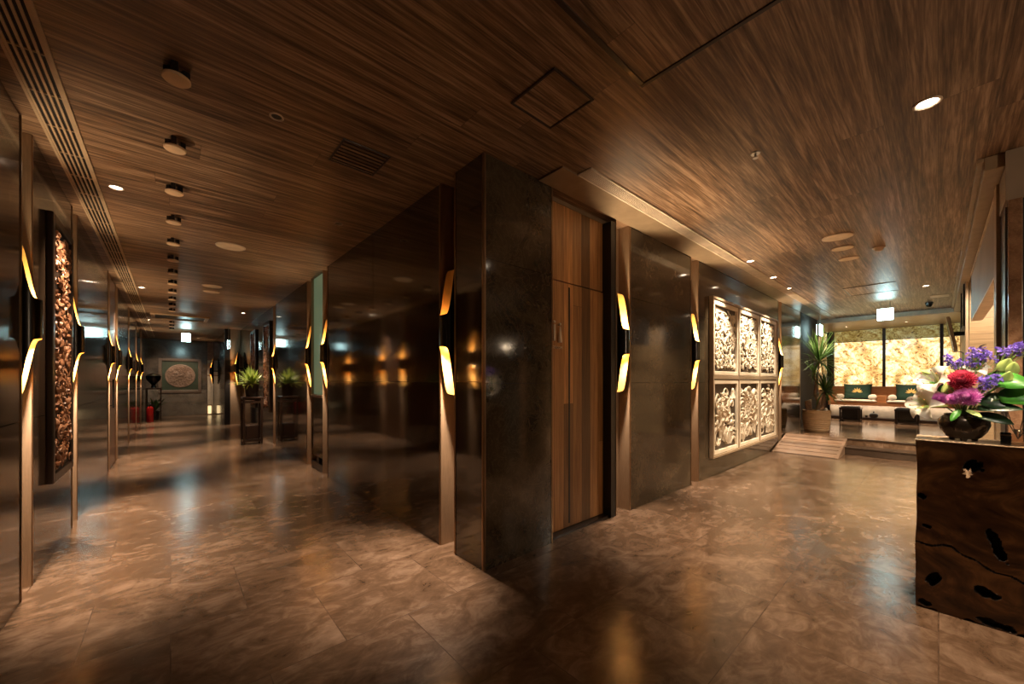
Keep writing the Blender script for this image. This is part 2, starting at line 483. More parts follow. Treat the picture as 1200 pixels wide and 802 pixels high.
WL = [M['left_glass'], M['bronze'], M['trim'], M['joint'], M['grey_stone']]
wall('wall_left', mp_left, [(-1.2,3.40,'panel',[.6,2.0]), (3.40,3.62,'channel'), (3.62,4.87,'panel'), (4.87,5.09,'channel'),
     (5.09,7.36,'panel',[6.2]), (7.36,7.56,'channel'), (7.56,8.36,'niche'), (8.36,8.56,'channel'), (8.56,10.6,'panel'), (10.6,10.8,'channel'),
     (10.8,12.8,'panel'), (12.8,13.0,'channel'), (13.0,14.7,'panel'), (14.7,14.9,'channel'), (14.9,18.2,'panel')], WL, seams=(1.0,))
WB = [M['bronze_glass'], M['bronze'], M['trim'], M['joint'], M['grey_stone']]
wall('wall_middle', mp_bl, [(1.952,2.285,'panel'), (2.285,2.475,'channel'), (2.475,5.23,'panel',[3.75]), (5.23,5.44,'channel'), (5.44,5.99,'niche'),
     (5.99,6.20,'channel'), (6.20,8.48,'panel',[7.3]), (8.48,8.68,'channel'), (8.68,13.4,'panel',[10.2,11.8])], WB, seams=(1.22,))
WR = [M['grey_stone'], M['bronze'], M['trim'], M['joint'], M['grey_stone']]
wall('wall_corridor', mp_br, [(1.502,2.155,'panel'), (2.155,3.012,'niche'), (3.012,3.24,'channel'), (3.24,4.585,'panel'), (4.585,4.78,'channel'),
     (4.78,8.27,'panel',[]), (8.27,8.45,'channel'), (8.45,9.9,'panel'), (9.9,11.7,'dark')], WR, seams=(1.21,2.02))
# solid corner core, jog wall at the far end of the left corridor
b = MB(); b.box((1.56,2.01,0), (2.1,2.2,H-.004)); struct(b, 'wall_corner', M['joint'])
b = MB(); b.box((1.20,13.4,0), (1.7,13.6,H-.003), 0); b.box((1.2,13.6,0), (1.4,18.2,H-.003), 0)
b.box((1.13,13.33,0), (1.25,13.45,H-.003), 1)
b.box((1.26,13.392,0),(1.49,13.4,H-.004),2)
struct(b, 'wall_jog', [M['bronze_glass'], M['black'], M['bronze']])
b = MB(); b.box((-.84,18.1,.92), (1.4,18.3,H-.003), 0); b.box((-.84,18.06,.45), (1.01,18.3,.918), 1); b.box((-.84,18.06,0), (1.01,18.3,.446), 1)
struct(b, 'wall_end', [M['end_stone'], M['plinth_stone']], bevel=.004)
# ends behind the lens
b = MB(); b.box((-3.5,-4.2,0), (-3.3,-1.2,H)); b.box((-3.5,-1.2,0), (-.84,-1.0,H)); struct(b, 'wall_rear', M['bronze_glass'])
b = MB(); b.box((-3.5,-4.4,0), (8.6,-4.2,H)); struct(b, 'wall_back', M['header'])

# reception side on the right: header, posts, plank wall, jamb
b = MB(); b.box((4.5,-.36,2.0), (7.55,-.28,2.56), 0); b.box((4.5,-.365,1.985), (7.55,-.275,2.0), 1); b.box((4.5,-.37,2.56),(7.55,-.27,2.58),1)
struct(b, 'trim_3', [M['header'], M['beige']])
b = MB(); b.box((4.34,-.42,0), (4.5,-.27,H-.003), 0); b.box((8.28,-.278,0), (8.42,-.25,H-.003), 0); b.box((7.55,-.36,2.0),(7.72,-.28,H-.003),1)
struct(b, 'trim_4', [M['frame_taupe'], M['black']], bevel=.004)
b = MB(); b.box((4.06,-.44,0), (4.34,-.29,2.36), 0); struct(b, 'trim_5', M['black'])
b = MB(); b.box((3.98,-.352,0), (4.06,-.297,2.38), 0); struct(b, 'trim_6', M['marble'], bevel=.003)
b = MB(); b.box((3.98,-4.2,2.38), (4.34,-.285,H-.003), 0); b.box((4.02,-4.2,0), (4.2,-.44,2.38), 1); b.box((4.0,-.385,0),(4.06,-.352,2.38),2)
struct(b, 'wall_reception', [M['header'], M['glass_dark'], M['glass_dark']])
b = MB(); b.box((4.0,-.285,2.61), (11.7,-.20,2.698), 0); b.box((4.0,-.20,2.672),(11.7,-.17,2.698),0); struct(b, 'trim_7', M['frame_taupe'], bevel=.004)
b = MB(); b.box((8.42,-4.2,0), (8.6,-.29,H-.003)); struct(b, 'wall_plank', M['plank_wall'])
b = MB(); b.box((8.605,-.55,0), (14.2,-.34,H+.1)); struct(b, 'wall_right', M['plank_wall'])
# alcove
b = MB(); b.box((13.85,-.34,.24), (14.2,2.6,2.6), 0); struct(b, 'wall_alcove', M['joint'])
b = MB(); b.box((11.7,2.12,.24), (14.2,2.6,2.6), 0); b.box((11.7,1.95,.24),(11.8,2.6,H+.1),1)
struct(b, 'wall_alcove_side', [M['marble'], M['black']])

# ------------------------------------------------------------------ doors
def restroom_door():
    r = empty('door_1', (2.155, 2.04, 0)); tag(r, kind='structure')
    W = .857
    b = MB(); b.box((.012,0,.02), (W-.075,.05,2.03)); leaf = b.build('door_leaf', M['door_wood'], r, bevel=.003)
    b = MB(); b.box((.012,.004,2.04), (W-.075,.05,2.66)); b.build('transom', M['door_wood'], r, bevel=.003)
    b = MB(); b.box((W-.073,-.085,0), (W-.002,.06,2.66), 0); b.box((0,-.0,2.66),(W,.06,H-.005),1); b.box((0,.052,0),(W,.10,2.66),0); b.box((.0,-.02,0),(.011,.05,2.66),2)
    b.build('door_jamb', [M['black'], M['soffit'], M['trim']], r)
    b = MB(); b.box((.0,-.06,0), (W-.075,.05,.017)); b.build('threshold', M['dark_wood'], r)
    # long recessed pull
    b = MB(); b.box((.295,-.0015,.05), (.315,.0,2.0)); b.build('door_pull', M['black'], r)
    s = MB()
    s.lathe([(.0001,.0),(.010,.0),(.010,.13),(.0001,.13)], 12, 0, (.105,-.014,1.545))
    s.ball((.105,-.014,1.695), (.012,.012,.012), 10, 6)
    s.lathe([(.0001,0),(.017,0),(.017,.012),(.006,.125),(.0001,.125)], 12, 0, (.172,-.018,1.535))
    s.ball((.172,-.016,1.682), (.011,.011,.012), 10, 6)
    sg = s.build('restroom_sign', M['spa_gold'], r, smooth=True)
    sg['label'] = 'brass man and woman pictograms with RESTROOM lettering'
    cu = bpy.data.curves.new('lettering', 'FONT'); cu.body = 'RESTROOM'; cu.size = .030; cu.extrude = .0015; cu.align_x = 'CENTER'
    to = bpy.data.objects.new('lettering_source', cu); col.objects.link(to)
    dg = bpy.context.evaluated_depsgraph_get()
    me = bpy.data.meshes.new_from_object(to.evaluated_get(dg)); bpy.data.objects.remove(to)
    me.materials.clear(); me.materials.append(M['spa_gold'])
    t = bpy.data.objects.new('lettering', me); col.objects.link(t); t.parent = sg
    t.location = (.138,-.003,1.485); t.rotation_euler = (PI/2,0,0)
restroom_door()

def niche_door():
    r = empty('door_2', (1.515, 5.715, 0)); tag(r, kind='structure')
    w = .272
    b = MB(); b.box((.02,-w,1.04), (.05,w,2.69)); b.build('green_glass', M['green'], r)
    b = MB(); b.box((.0,-w,.18), (.05,w,1.0)); b.build('lower_panel', M['bronze_glass'], r, bevel=.004)
    b = MB(); b.box((-.02,-w,1.0), (.05,w,1.035)); b.build('rail', M['bronze'], r, bevel=.004)
    b = MB(); b.box((-.01,-w,.0), (.05,w,.10)); b.box((.0,-.05,.10),(.05,.05,.18)); b.build('plinth', M['black'], r, bevel=.003)
niche_door()
def bronze_door():
    r = empty('door_3', (-.625, 7.96, 0)); tag(r, kind='structure')
    b = MB(); b.box((-.05,-.398,.01), (-.005,.398,2.68)); b.build('door_leaf', M['pink_bronze'], r, bevel=.003)
    b = MB(); b.tube([(.03,-.30,.85),(.03,-.30,1.25)], .010, 8); b.box((-.005,-.305,.88),(.03,-.295,.89)); b.box((-.005,-.305,1.21),(.03,-.295,1.22)); b.build('door_handle', M['black_metal'], r)
bronze_door()
def beige_door():
    r = empty('door_4', (1.11, 18.07, 0)); tag(r, kind='structure')
    b = MB(); b.box((-.09,0,.01), (.085,.03,1.42)); b.box((-.09,0,1.46), (.085,.03,2.0)); b.build('door_leaf', M['beige'], r, bevel=.003)
    b = MB(); b.box((-.09,-.005,1.42), (.085,.03,1.46)); b.box((-.09,0,2.0),(.085,.03,2.69)); b.build('door_rail', M['carved_wood'], r)
beige_door()

# ------------------------------------------------------------------ wall sconces
ZC = 1.585
def make_sconce():
    r = empty('wall_sconce', (0,0,ZC))
    n = 40; rad = .060
    def cut(a):      # a = 0 is the side facing the corridor (+x local)
        s = (1-math.cos(a))/2
        q = max(0, min(1, (s-.18)/.62)); q = q*q*(3-2*q)
        return .112 + .04*s + .31*q
    def shell(rr, mi, b):
        rows = 16; vs = []; fs = []
        for j in range(rows+1):
            t = -1 + 2*j/rows
            for k in range(n):
                a = 2*PI*k/n
                vs.append((rr*math.cos(a), rr*math.sin(a), t*cut(a)))
        for j in range(rows):
            for k in range(n):
                k2 = (k+1) % n
                fs.append((j*n+k, j*n+k2, (j+1)*n+k2, (j+1)*n+k))
        b.add(vs, fs, mi)
    b = MB(); shell(rad, 0, b)
    # rim joins outer and inner shell
    for sgn in (-1, 1):
        vs = []; fs = []
        for k in range(n):
            a = 2*PI*k/n
            vs.append((rad*math.cos(a), rad*math.sin(a), sgn*cut(a))); vs.append(((rad-.003)*math.cos(a), (rad-.003)*math.sin(a), sgn*cut(a)))
        for k in range(n):
            k2 = (k+1) % n
            fs.append((2*k, 2*k2, 2*k2+1, 2*k+1))
        b.add(vs, fs, 0)
    sh = b.build('shade', M['black_metal'], r, smooth=True)
    g = MB(); shell(rad-.003, 0, g); g.build('gold_lining', M['gold'], sh, smooth=True)
    w = MB(); w.lathe([(.0001,-.012),(rad-.004,-.012),(rad-.004,.012),(.0001,.012)], 24); dv = w.build('divider', M['black'], r)
    for sg in (-1,1):
        u = MB(); u.lathe([(.0001,0),(.016,0),(.018,.02),(.012,.04),(.0001,.045)], 14); u.xform(Matrix.Rotation(0 if sg>0 else PI,4,'X'))
        o = u.build('bulb', M['bulb'], dv, smooth=True); o.location = (0,0,sg*.013)
    k = MB(); k.box((-.114,-.012,-.02), (-.056,.012,.02)); k.build('bracket', M['black'], r)
    return r

sconce = None
def put_sconce(x, y, rz, label, down=40, up=5, glow=2.2):
    global sconce
    loc = (x, y, ZC)
    if sconce is None:
        sconce = make_sconce(); tag(sconce, label, 'wall lamp', 'tube sconces along the walls'); o = sconce
        o.location = loc; o.rotation_euler = (0,0,rz)
    else:
        o = dup(sconce, loc, rz, label)
    d = Vector((math.cos(rz), math.sin(rz), 0))
    p = Vector(loc)
    if down: spot(p + Vector((0,0,-.11)), Vector((0,0,-1))+d*.20, down*.55, 74, .9, (1,.76,.56), .018)
    if up:   spot(p + Vector((0,0,.075)), Vector((0,0,1))+d*.12, up*.35, 110, .8, (1,.72,.44), .018)
    if glow:
        point(p + Vector((0,0,-.12)), glow*.5, (1,.55,.19), .012)
        point(p + Vector((0,0,.12)), glow*(.32 if up > 1 else .08), (1,.56,.20), .012)

LX = -.62; BX = 1.50; RY = 1.95
for y, lab, dn in [(3.51,'black tube sconce just left of the tall carved screen on left wall',30),
               (4.98,'black tube sconce just right of the tall carved screen on left wall',30),
               (7.46,'black tube sconce before the bronze door on left wall, its near side',24),
               (8.46,'black tube sconce past the bronze door on left wall, its far side',24),
               (10.7,'third farthest black tube sconce on the left wall of the long corridor',22),
               (12.9,'second farthest black tube sconce on the left wall of the long corridor',22),
               (14.8,'farthest black tube sconce on the left wall, nearest the bowl stand',22)]:
    put_sconce(LX, y, 0, lab, dn*2.1, 10)
put_sconce(BX, 2.38, PI, 'black tube sconce beside the near corner of the middle wall, upper cup dim', 60, .15, 2.6)
put_sconce(BX, 5.335, PI, 'black tube sconce on the near side of the green glass niche', 24)
put_sconce(BX, 6.095, PI, 'black tube sconce on the far side of the green glass niche', 24)
put_sconce(BX, 8.58, PI, 'black tube sconce beside the potted plant pedestal on middle wall', 22)
put_sconce(3.126, RY, -PI/2, 'black tube sconce right of the wooden restroom door, both cups lit', 34, 30, 2.2)
put_sconce(4.683, RY, -PI/2, 'black tube sconce left of the six carved cream panels', 28, 26)
put_sconce(8.36, RY, -PI/2, 'black tube sconce right of the six carved cream panels by ramp', 20, 22)
put_sconce(1.386, 13.22, PI, 'black tube sconce in the corner beside the dark pillar down left corridor', 18)
put_sconce(1.2-.114, 17.2, PI, 'farthest black tube sconce at corridor end near the beige door', 10)

# ------------------------------------------------------------------ carvings
def scrolls(b, w, h, n, smin, smax, seed, mi=0, inside=None, depth=.012, y0=0.0, waves=0, leaves=.45):
    """C-scrolls, leaves and wave arcs carved in relief on the XZ plane, raised towards -y"""
    rnd = random.Random(seed)
    for i in range(waves):
        cx = rnd.uniform(-.5,.5)*w; cz = rnd.uniform(-.5,.15)*h
        s = rnd.uniform(.7,1.3)*w*.28
        a0 = rnd.uniform(0, .6); sg = rnd.choice((-1,1))
        for k in range(4):
            r = s*(1-.22*k)
            pts = []
            for q in range(9):
                a = a0 + (PI*1.05)*q/8
                x = cx + sg*r*math.cos(a); z = cz + r*math.sin(a)
                if abs(x) > w/2-.01 or abs(z) > h/2-.01: continue
                pts.append((x, y0-.003-.004*(k%2), z))
            if len(pts) > 2: b.tube(pts, [depth*(.5+.4*math.sin(PI*j/(len(pts)-1))) for j in range(len(pts))], 5, mi)
    for i in range(n):
        for _ in range(30):
            x = rnd.uniform(-.5,.5)*w; z = rnd.uniform(-.5,.5)*h
            s = rnd.uniform(smin, smax)
            if abs(x)+s < w/2 and abs(z)+s < h/2 and (inside is None or inside(x, z)): break
        else: continue
        a0 = rnd.uniform(0, 2*PI); sg = rnd.choice((-1,1))
        if rnd.random() < leaves:        # a veined leaf: bent tapering body
            pts = []; rr = []
            for q in range(6):
                t = q/5
                pts.append((x + s*(t*1.7-.85)*math.cos(a0) - sg*s*.5*math.sin(PI*t)*math.sin(a0), y0 - .5*depth*math.sin(PI*t),
                            z + s*(t*1.7-.85)*math.sin(a0) + sg*s*.5*math.sin(PI*t)*math.cos(a0)))
                rr.append(max(.002, s*.33*math.sin(PI*(.08+.88*t))))
            b.tube(pts, rr, 5, mi)
        else:                            # a spiral tendril
            pts = []; rr = []
            N = 10
            for q in range(N):
                t = q/(N-1)
                a = a0 + sg*t*4.6; r = s*(1-.78*t)
                pts.append((x + r*math.cos(a), y0 - depth*.3 - depth*.4*t, z + r*math.sin(a))); rr.append(max(.0025, s*.17*(.45+.75*t)))
            b.tube(pts, rr, 5, mi)

def squash_y(b, start, k, y0=0):
    for i in range(start, len(b.v)):
        x, y, z = b.v[i]; b.v[i] = (x, y0+(y-y0)*k, z)

def carved_screen(loc, rz, label, seed=3):
    """tall dark frame, .71 x 1.84, openwork walnut; local -y faces the room, back at y=0"""
    r = empty('carved_screen', loc, rz, label, 'carved screen', 'framed carved wooden screens')
    w, h = .71, 1.84; fr = .058; D = .034
    b = MB()
    b.box((-w/2,-D,0), (-w/2+fr,0,h)); b.box((w/2-fr,-D,0), (w/2,0,h)); b.box((-w/2+fr,-D,0), (w/2-fr,0,fr)); b.box((-w/2+fr,-D,h-fr), (w/2-fr,0,h))
    b.build('frame', M['dark_wood'], r, bevel=.006)
    b = MB(); scrolls(b, w-2*fr, h-2*fr, 380, .022, .058, seed, depth=.018, y0=-.019)
    for k in range(7):
        z = -h/2+fr + (h-2*fr)*(k+.5)/7
        for q in range(5): 
            a = 2*PI*q/5
            b.ball((.045*math.cos(a),-.027,z+.045*math.sin(a)), (.026,.010,.026), 8, 5)
        b.ball((0,-.029,z), (.02,.010,.02), 8, 5)
    b.xform(Matrix.Translation((0,0,h/2)))
    b.box((-w/2+fr,-.014,fr), (w/2-fr,-.001,h-fr), 1)
    b.build('carving', [M['carved_wood'], M['black']], r, smooth=True)
    return r
s0 = carved_screen((-.621, 4.325, .53), PI/2, 'tall black framed carved walnut screen hanging on the left wall, nearest', 5)
def dup_screen(loc, rz, lab): dup(s0, loc, rz, lab)
dup_screen((1.499, 9.25, .60), -PI/2, 'tall carved screen on the middle wall right beside the plant pedestal')
dup_screen((1.499, 10.95, .60), -PI/2, 'tall carved screen on the middle wall beyond the plant pedestal')

# six carved cream panels
fo = MB()
X0, X1, Z0, Z1 = 5.14, 7.985, .27, 2.28
cw = (X1-X0-.05)/3; ch = (Z1-Z0-.05)/2
yF = 1.949
for x in (X0, X0+.013+cw, X0+.026+2*cw, X1-.012): pass
fo.box((X0-.03,1.895,Z0-.03), (X0,yF,Z1+.03)); fo.box((X1,1.895,Z0-.03), (X1+.03,yF,Z1+.03))
fo.box((X0,1.895,Z0-.03), (X1,yF,Z0)); fo.box((X0,1.895,Z1), (X1,yF,Z1+.03))
fo.box((X0,1.905,Z0+ch), (X1,yF,Z0+ch+.05)); fo.box((X0+cw,1.905,Z0), (X0+cw+.025,yF,Z1)); fo.box((X0+2*cw+.025,1.905,Z0), (X0+2*cw+.05,yF,Z1))
o = fo.build('panel_surround', M['frame_taupe'], bevel=.004)
tag(o, 'taupe surround grid holding the six carved cream panels on stone wall', 'frame')
names = [['lower', 'upper'], ['left', 'middle', 'right']]
looks = {(0,0):'tall leaf fronds', (1,0):'rolling wave arcs', (2,0):'mixed leaves and waves', (0,1):'dense small foliage', (1,1):'foliage and curling arcs', (2,1):'foliage lit by spotlight'}
for i in range(3):
    for j in range(2):
        x = X0 + cw/2 + i*(cw+.025); z = Z0 + j*(ch+.05)
        r = empty('stone_relief', (x, yF-.003, z), 0, f'{names[0][j]} {names[1][i]} carved cream stone panel of six, {looks[(i,j)]}', 'relief panel', 'six carved cream wall panels')
        w = cw-.012; h = ch-.008; fr = .055
        b = MB()
        b.box((-w/2,-.035,.004), (-w/2+fr,0,h)); b.box((w/2-fr,-.035,.004), (w/2,0,h)); b.box((-w/2+fr,-.035,.004), (w/2-fr,0,fr)); b.box((-w/2+fr,-.035,h-fr), (w/2-fr,0,h))
        b.build('rim', M['carved_stone'], r, bevel=.006)
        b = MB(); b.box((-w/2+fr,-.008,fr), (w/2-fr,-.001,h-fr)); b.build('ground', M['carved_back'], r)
        b = MB()
        if j == 1: scrolls(b, w-2*fr, h-2*fr, 210, .025, .075, 20+i, depth=.026, y0=-.012, waves=2 if i==1 else 0)
        else: scrolls(b, w-2*fr, h-2*fr, 70 if i != 1 else 45, .05, .13, 40+i, depth=.028, y0=-.012, waves=(4,14,7)[i], leaves=.6)
        squash_y(b, 0, .85, -.010)
        b.xform(Matrix.Translation((0,0,h/2)))
        b.build('carving', M['carved_stone'], r, smooth=True)

# medallion picture on the end wall
r = empty('medallion_picture', (.26, 18.098, .80), 0, 'square framed picture with round carved medallion on green ground, end wall', 'picture')
w, h = 1.16, 1.23; fr = .09
b = MB(); b.box((-w/2,-.06,0), (-w/2+fr,0,h)); b.box((w/2-fr,-.06,0), (w/2,0,h)); b.box((-w/2+fr,-.06,0), (w/2-fr,0,fr)); b.box((-w/2+fr,-.06,h-fr), (w/2-fr,0,h))
b.build('frame', M['frame_dark'], r, bevel=.008)
b = MB(); b.box((-w/2+fr,-.012,fr), (w/2-fr,-.002,h-fr)); b.build('green_ground', M['green_dark'], r)
b = MB()
b.lathe([(.0001,0),(.41,0),(.41,.016),(.385,.024),(.375,.012),(.0001,.012)], 48)
b.xform(Matrix.Translation((0,-.012,h/2)) @ Matrix.Rotation(PI/2,4,'X'))
st = len(b.v)
q = MB(); scrolls(q, .75, .75, 110, .03, .08, 77, depth=.03, y0=-.028, inside=lambda x, z: x*x+z*z < .335**2)
for ring, rr in ((24,.30),(14,.19)):
    for k in range(ring):
        a = 2*PI*k/ring; q.ball((rr*math.cos(a),-.034,rr*math.sin(a)), (.026,.012,.026), 8, 5)
q.xform(Matrix.Translation((0,0,h/2)))
b.add(q.v, q.f)
b.build('medallion', M['medallion'], r, smooth=True)

# ------------------------------------------------------------------ ceiling fittings
def downlight(x, y, label, power=40, z=H, lit=True, d=(0,0,-1), size=75, blend=.7, rad=.045, color=(1,.74,.5)):
    r = empty('downlight', (x, y, z), 0, label, 'ceiling light', 'recessed downlights')
    b = MB(); b.lathe([(rad,0),(rad*1.02,-.004),(rad*.86,-.007),(rad*.74,-.003),(rad*.72,0)], 28, cap=False); b.build('rim', M['ivory'], r, smooth=True)
    b = MB(); b.lathe([(.0001,-.001),(rad*.72,-.001),(rad*.72,-.0005),(.0001,-.0005)], 24); b.build('lens', M['lens'] if lit else M['black'], r)
    if lit and power: spot((x, y, z-.02), d, power, size, blend, color, .03)
    return r
WR_ = (0,1,-1.15)
downlight(-.31, 4.17, 'lit downlight in left corridor ceiling near the carved screen', 28)
downlight(-.34, 8.35, 'lit downlight in left corridor ceiling by the bronze door', 24)
downlight(-.40, 12.6, 'lit downlight left of the ceiling cassette, far in left corridor', 20)
downlight(-.41, 15.25, 'lit downlight far in left corridor before the exit sign', 20)
downlight(-.42, 16.8, 'lit downlight nearest the end wall, left side of corridor', 12, d=(.35,1,-1.5))
downlight(1.17, 10.02, 'lit downlight over the middle wall beyond the plant pedestal', 50, d=(0,-.42,-1), size=50)
downlight(.70, 16.9, 'lit downlight over the medallion picture on end wall', 9, d=(-.35,1,-1.3), size=60)
downlight(1.17, 3.74, 'unlit small downlight near the middle wall, left corridor ceiling', 0, lit=False, rad=.04)
downlight(.44, 2.46, 'unlit recessed eyeball fitting in the dark ceiling over left corridor', 0, lit=False, rad=.035)
downlight(2.99, .04, 'big lit downlight above the root wood counter', 55, rad=.055, size=80, d=(.10,-.06,-1))
for x, y, lab in [(5.3,1.54,'nearest of three spotlights washing the carved cream panels'), (6.37,1.56,'middle of three spotlights washing the carved cream panels'), (7.31,1.59,'farthest of three spotlights washing the carved cream panels')]:
    downlight(x, y, lab, 32, d=(.06,.30,-1.0), size=66, blend=.8, color=(1,.80,.58))
downlight(9.55, 1.64, 'lit downlight above the potted dracaena by the ramp', 25)
downlight(8.69, .13, 'lit downlight above the right end of the platform steps', 18)
downlight(12.7, 1.55, 'left of the small downlights in lowered alcove ceiling', 30, z=2.6, rad=.04)
downlight(12.7, .50, 'right of the small downlights in lowered alcove ceiling', 30, z=2.6, rad=.04)

def fixture():
    r = empty('ceiling_spotlight', (0,0,H))
    b = MB(); b.lathe([(.0001,-.062),(.050,-.062),(.054,-.058),(.054,-.050),(.050,-.047),(.0001,-.047)], 32); b.build('disc', M['fixture'], r, smooth=True)
    for k in range(3):
        a = 2*PI*k/3+.4
        b = MB(); b.box((-.013,-.012,-.047), (.013,.012,0)); b.xform(Matrix.Rotation(a,4,'Z') @ Matrix.Translation((.036,0,0))); b.build('foot', M['black'], r)
    return r
fx = fixture()
ords = ['first','second','third','fourth','fifth','sixth','seventh','eighth','ninth','tenth','eleventh','twelfth','thirteenth','fourteenth','fifteenth','sixteenth','seventeenth']
for k in range(17):
    y = 2.39 + .725*k
    if 11.0 < y < 12.3: continue
    lab = f'tan disc ceiling fixture on dark feet, {ords[k]} along the corridor row from camera'
    if k == 0:
        o = fx; o.location = (.02, y, H); tag(o, lab, 'ceiling fixture', 'row of tan disc ceiling fixtures')
    else: dup(fx, (.02, y, H), 0, lab)

def speaker(x, y, rad, label):
    r = empty('ceiling_speaker', (x, y, H), 0, label, 'ceiling speaker', 'round cream ceiling speakers')
    b = MB(); b.lathe([(rad*.93,0),(rad,-.001),(rad,-.007),(rad*.95,-.010),(rad*.93,-.0062)], 40, cap=False); b.build('ring', M['ivory'], r, smooth=True)
    b = MB(); b.lathe([(.0001,-.006),(rad*.93,-.006),(rad*.93,-.001),(.0001,-.001)], 40); b.build('speaker_mesh', M['speaker_mesh'], r)
speaker(.49, 5.16, .135, 'large round cream ceiling speaker in left corridor ceiling, nearest')
speaker(.48, 7.50, .125, 'round cream ceiling speaker in left corridor, near one of a pair')
speaker(.50, 7.98, .11, 'round cream ceiling speaker in left corridor, far one of a pair')
speaker(5.08, .69, .125, 'large round cream ceiling speaker in right corridor, nearest of three')
speaker(5.55, .71, .095, 'round cream ceiling speaker in right corridor, middle of three')
speaker(6.07, .72, .095, 'round cream ceiling speaker in right corridor, farthest of three')

def detector(x, y, label):
    r = empty('smoke_detector', (x, y, H), 0, label, 'smoke detector')
    b = MB(); b.lathe([(.0001,-.012),(.055,-.012),(.055,0),(.0001,0)], 24); b.build('base', M['ivory'], r, smooth=True)
    b = MB(); b.lathe([(.0001,-.045),(.022,-.043),(.036,-.030),(.038,-.012),(.0001,-.012)], 24); b.build('chamber', M['ivory'], r, smooth=True)
detector(5.82, .44, 'small round smoke detector beside the three ceiling speakers')
def sprinkler(x, y, label):
    r = empty('sprinkler', (x, y, H), 0, label, 'sprinkler')
    b = MB(); b.lathe([(.0001,-.006),(.026,-.006),(.030,0),(.0001,0)], 20); b.build('escutcheon', M['steel'], r, smooth=True)
    b = MB(); b.tube([(0,0,-.006),(0,0,-.03)], .006, 8); b.lathe([(.0001,-.033),(.016,-.033),(.016,-.030),(.0001,-.030)], 14); b.build('head', M['steel'], r)
sprinkler(2.82, .79, 'small brass sprinkler head in the right corridor ceiling')

def hatch(name, x0, x1, y0, y1, label, mat, frm=.014, slats=0, raise_=.008):
    r = empty(name, ((x0+x1)/2, (y0+y1)/2, H), 0, label, 'ceiling hatch')
    a, c_ = (x1-x0)/2, (y1-y0)/2
    b = MB()
    b.box((-a,-c_,-raise_), (-a+frm,c_,-.0005)); b.box((a-frm,-c_,-raise_), (a,c_,-.0005)); b.box((-a+frm,-c_,-raise_), (a-frm,-c_+frm,-.0005)); b.box((-a+frm,c_-frm,-raise_), (a-frm,c_,-.0005))
    b.build('frame', M['dark_wood'], r, bevel=.002)
    b = MB(); b.box((-a+frm,-c_+frm,-.003), (a-frm,c_-frm,-.0006))
    b.build('panel', mat, r)
    if slats:
        b = MB()
        for k in range(slats):
            y = -c_+frm + (2*c_-2*frm)*(k+.5)/slats
            b.box((-a+frm,y-.004,-raise_), (a-frm,y+.004,-.003))
        b.build('louvres', M['dark_wood'], r)
hatch('access_hatch', 1.34, 1.65, 1.2, 1.51, 'small square wooden access hatch with a raised rim in dark ceiling', M['ceil'], .012)
hatch('access_hatch', .25, 1.76, -.15, .99, 'large rectangular dark rimmed hatch at the top of the ceiling', M['ceil'], .022)
hatch('air_vent', .78, 1.08, 2.4, 2.7, 'square louvred wooden air vent in the ceiling of left corridor', M['ceil'], .012, 7)
hatch('access_hatch', 7.97, 8.75, .42, 1.02, 'thin rimmed rectangular hatch before the right exit sign', M['ceil'], .012)
r = empty('ceiling_cassette', (.17, 11.65, H), 0, 'pale framed air conditioning cassette in left corridor ceiling', 'air conditioner')
b = MB(); w, h = .5, .42
b.box((-w,-h,-.03),(-w+.07,h,0)); b.box((w-.07,-h,-.03),(w,h,0)); b.box((-w+.07,-h,-.03),(w-.07,-h+.07,0)); b.box((-w+.07,h-.07,-.03),(w-.07,h,0)); b.build('frame', M['fixture'], r, bevel=.006)
b = MB(); b.box((-w+.07,-h+.07,-.012),(w-.07,h-.07,-.001)); b.build('grille', M['black'], r)

def slot_grille(name, x0, x1, y0, y1, along, n, label, cross=.35, mat=None):
    r = empty(name, ((x0+x1)/2, (y0+y1)/2, H), 0, label, 'air grille')
    a, c_ = (x1-x0)/2, (y1-y0)/2
    b = MB(); b.box((-a,-c_,-.003), (a,c_,-.0006)); b.build('void', M['joint'], r)
    b = MB()
    for k in range(n):
        t = (k+.5)/n
        if along == 'Y': x = -a + 2*a*t; b.box((x-a/n*.42,-c_,-.012),(x+a/n*.42,c_,-.003))
        else: y = -c_ + 2*c_*t; b.box((-a,y-c_/n*.42,-.012),(a,y+c_/n*.42,-.003))
    b.build('slats', mat or M['grille'], r)
    b = MB()
    L = c_ if along == 'Y' else a
    m = int(2*L/cross)
    for k in range(m+1):
        t = -L + 2*L*k/m
        if along == 'Y': b.box((-a,t-.004,-.009),(a,t+.004,-.003))
        else: b.box((t-.004,-c_,-.009),(t+.004,c_,-.003))
    for s in (-1,1):
        if along == 'Y': b.box((s*a-.006,-c_,-.014),(s*a+.006,c_,-.0006))
        else: b.box((-a,s*c_-.006,-.014),(a,s*c_+.006,-.0006))
    b.build('bridges', mat or M['grille'], r)
slot_grille('slot_grille', -.545, -.405, .2, 17.6, 'Y', 6, 'long six slat air grille in the ceiling along the left wall')
slot_grille('slot_grille', 2.16, 11.55, 1.60, 1.705, 'X', 9, 'long pale slotted air grille in ceiling along the right corridor wall', .02, M['beige'])
# flat bronze soffit strip between the grille and the stone wall
b = MB(); b.box((2.0,1.715,H-.012), (11.6,1.945,H-.0006)); struct(b, 'trim_8', M['soffit'])

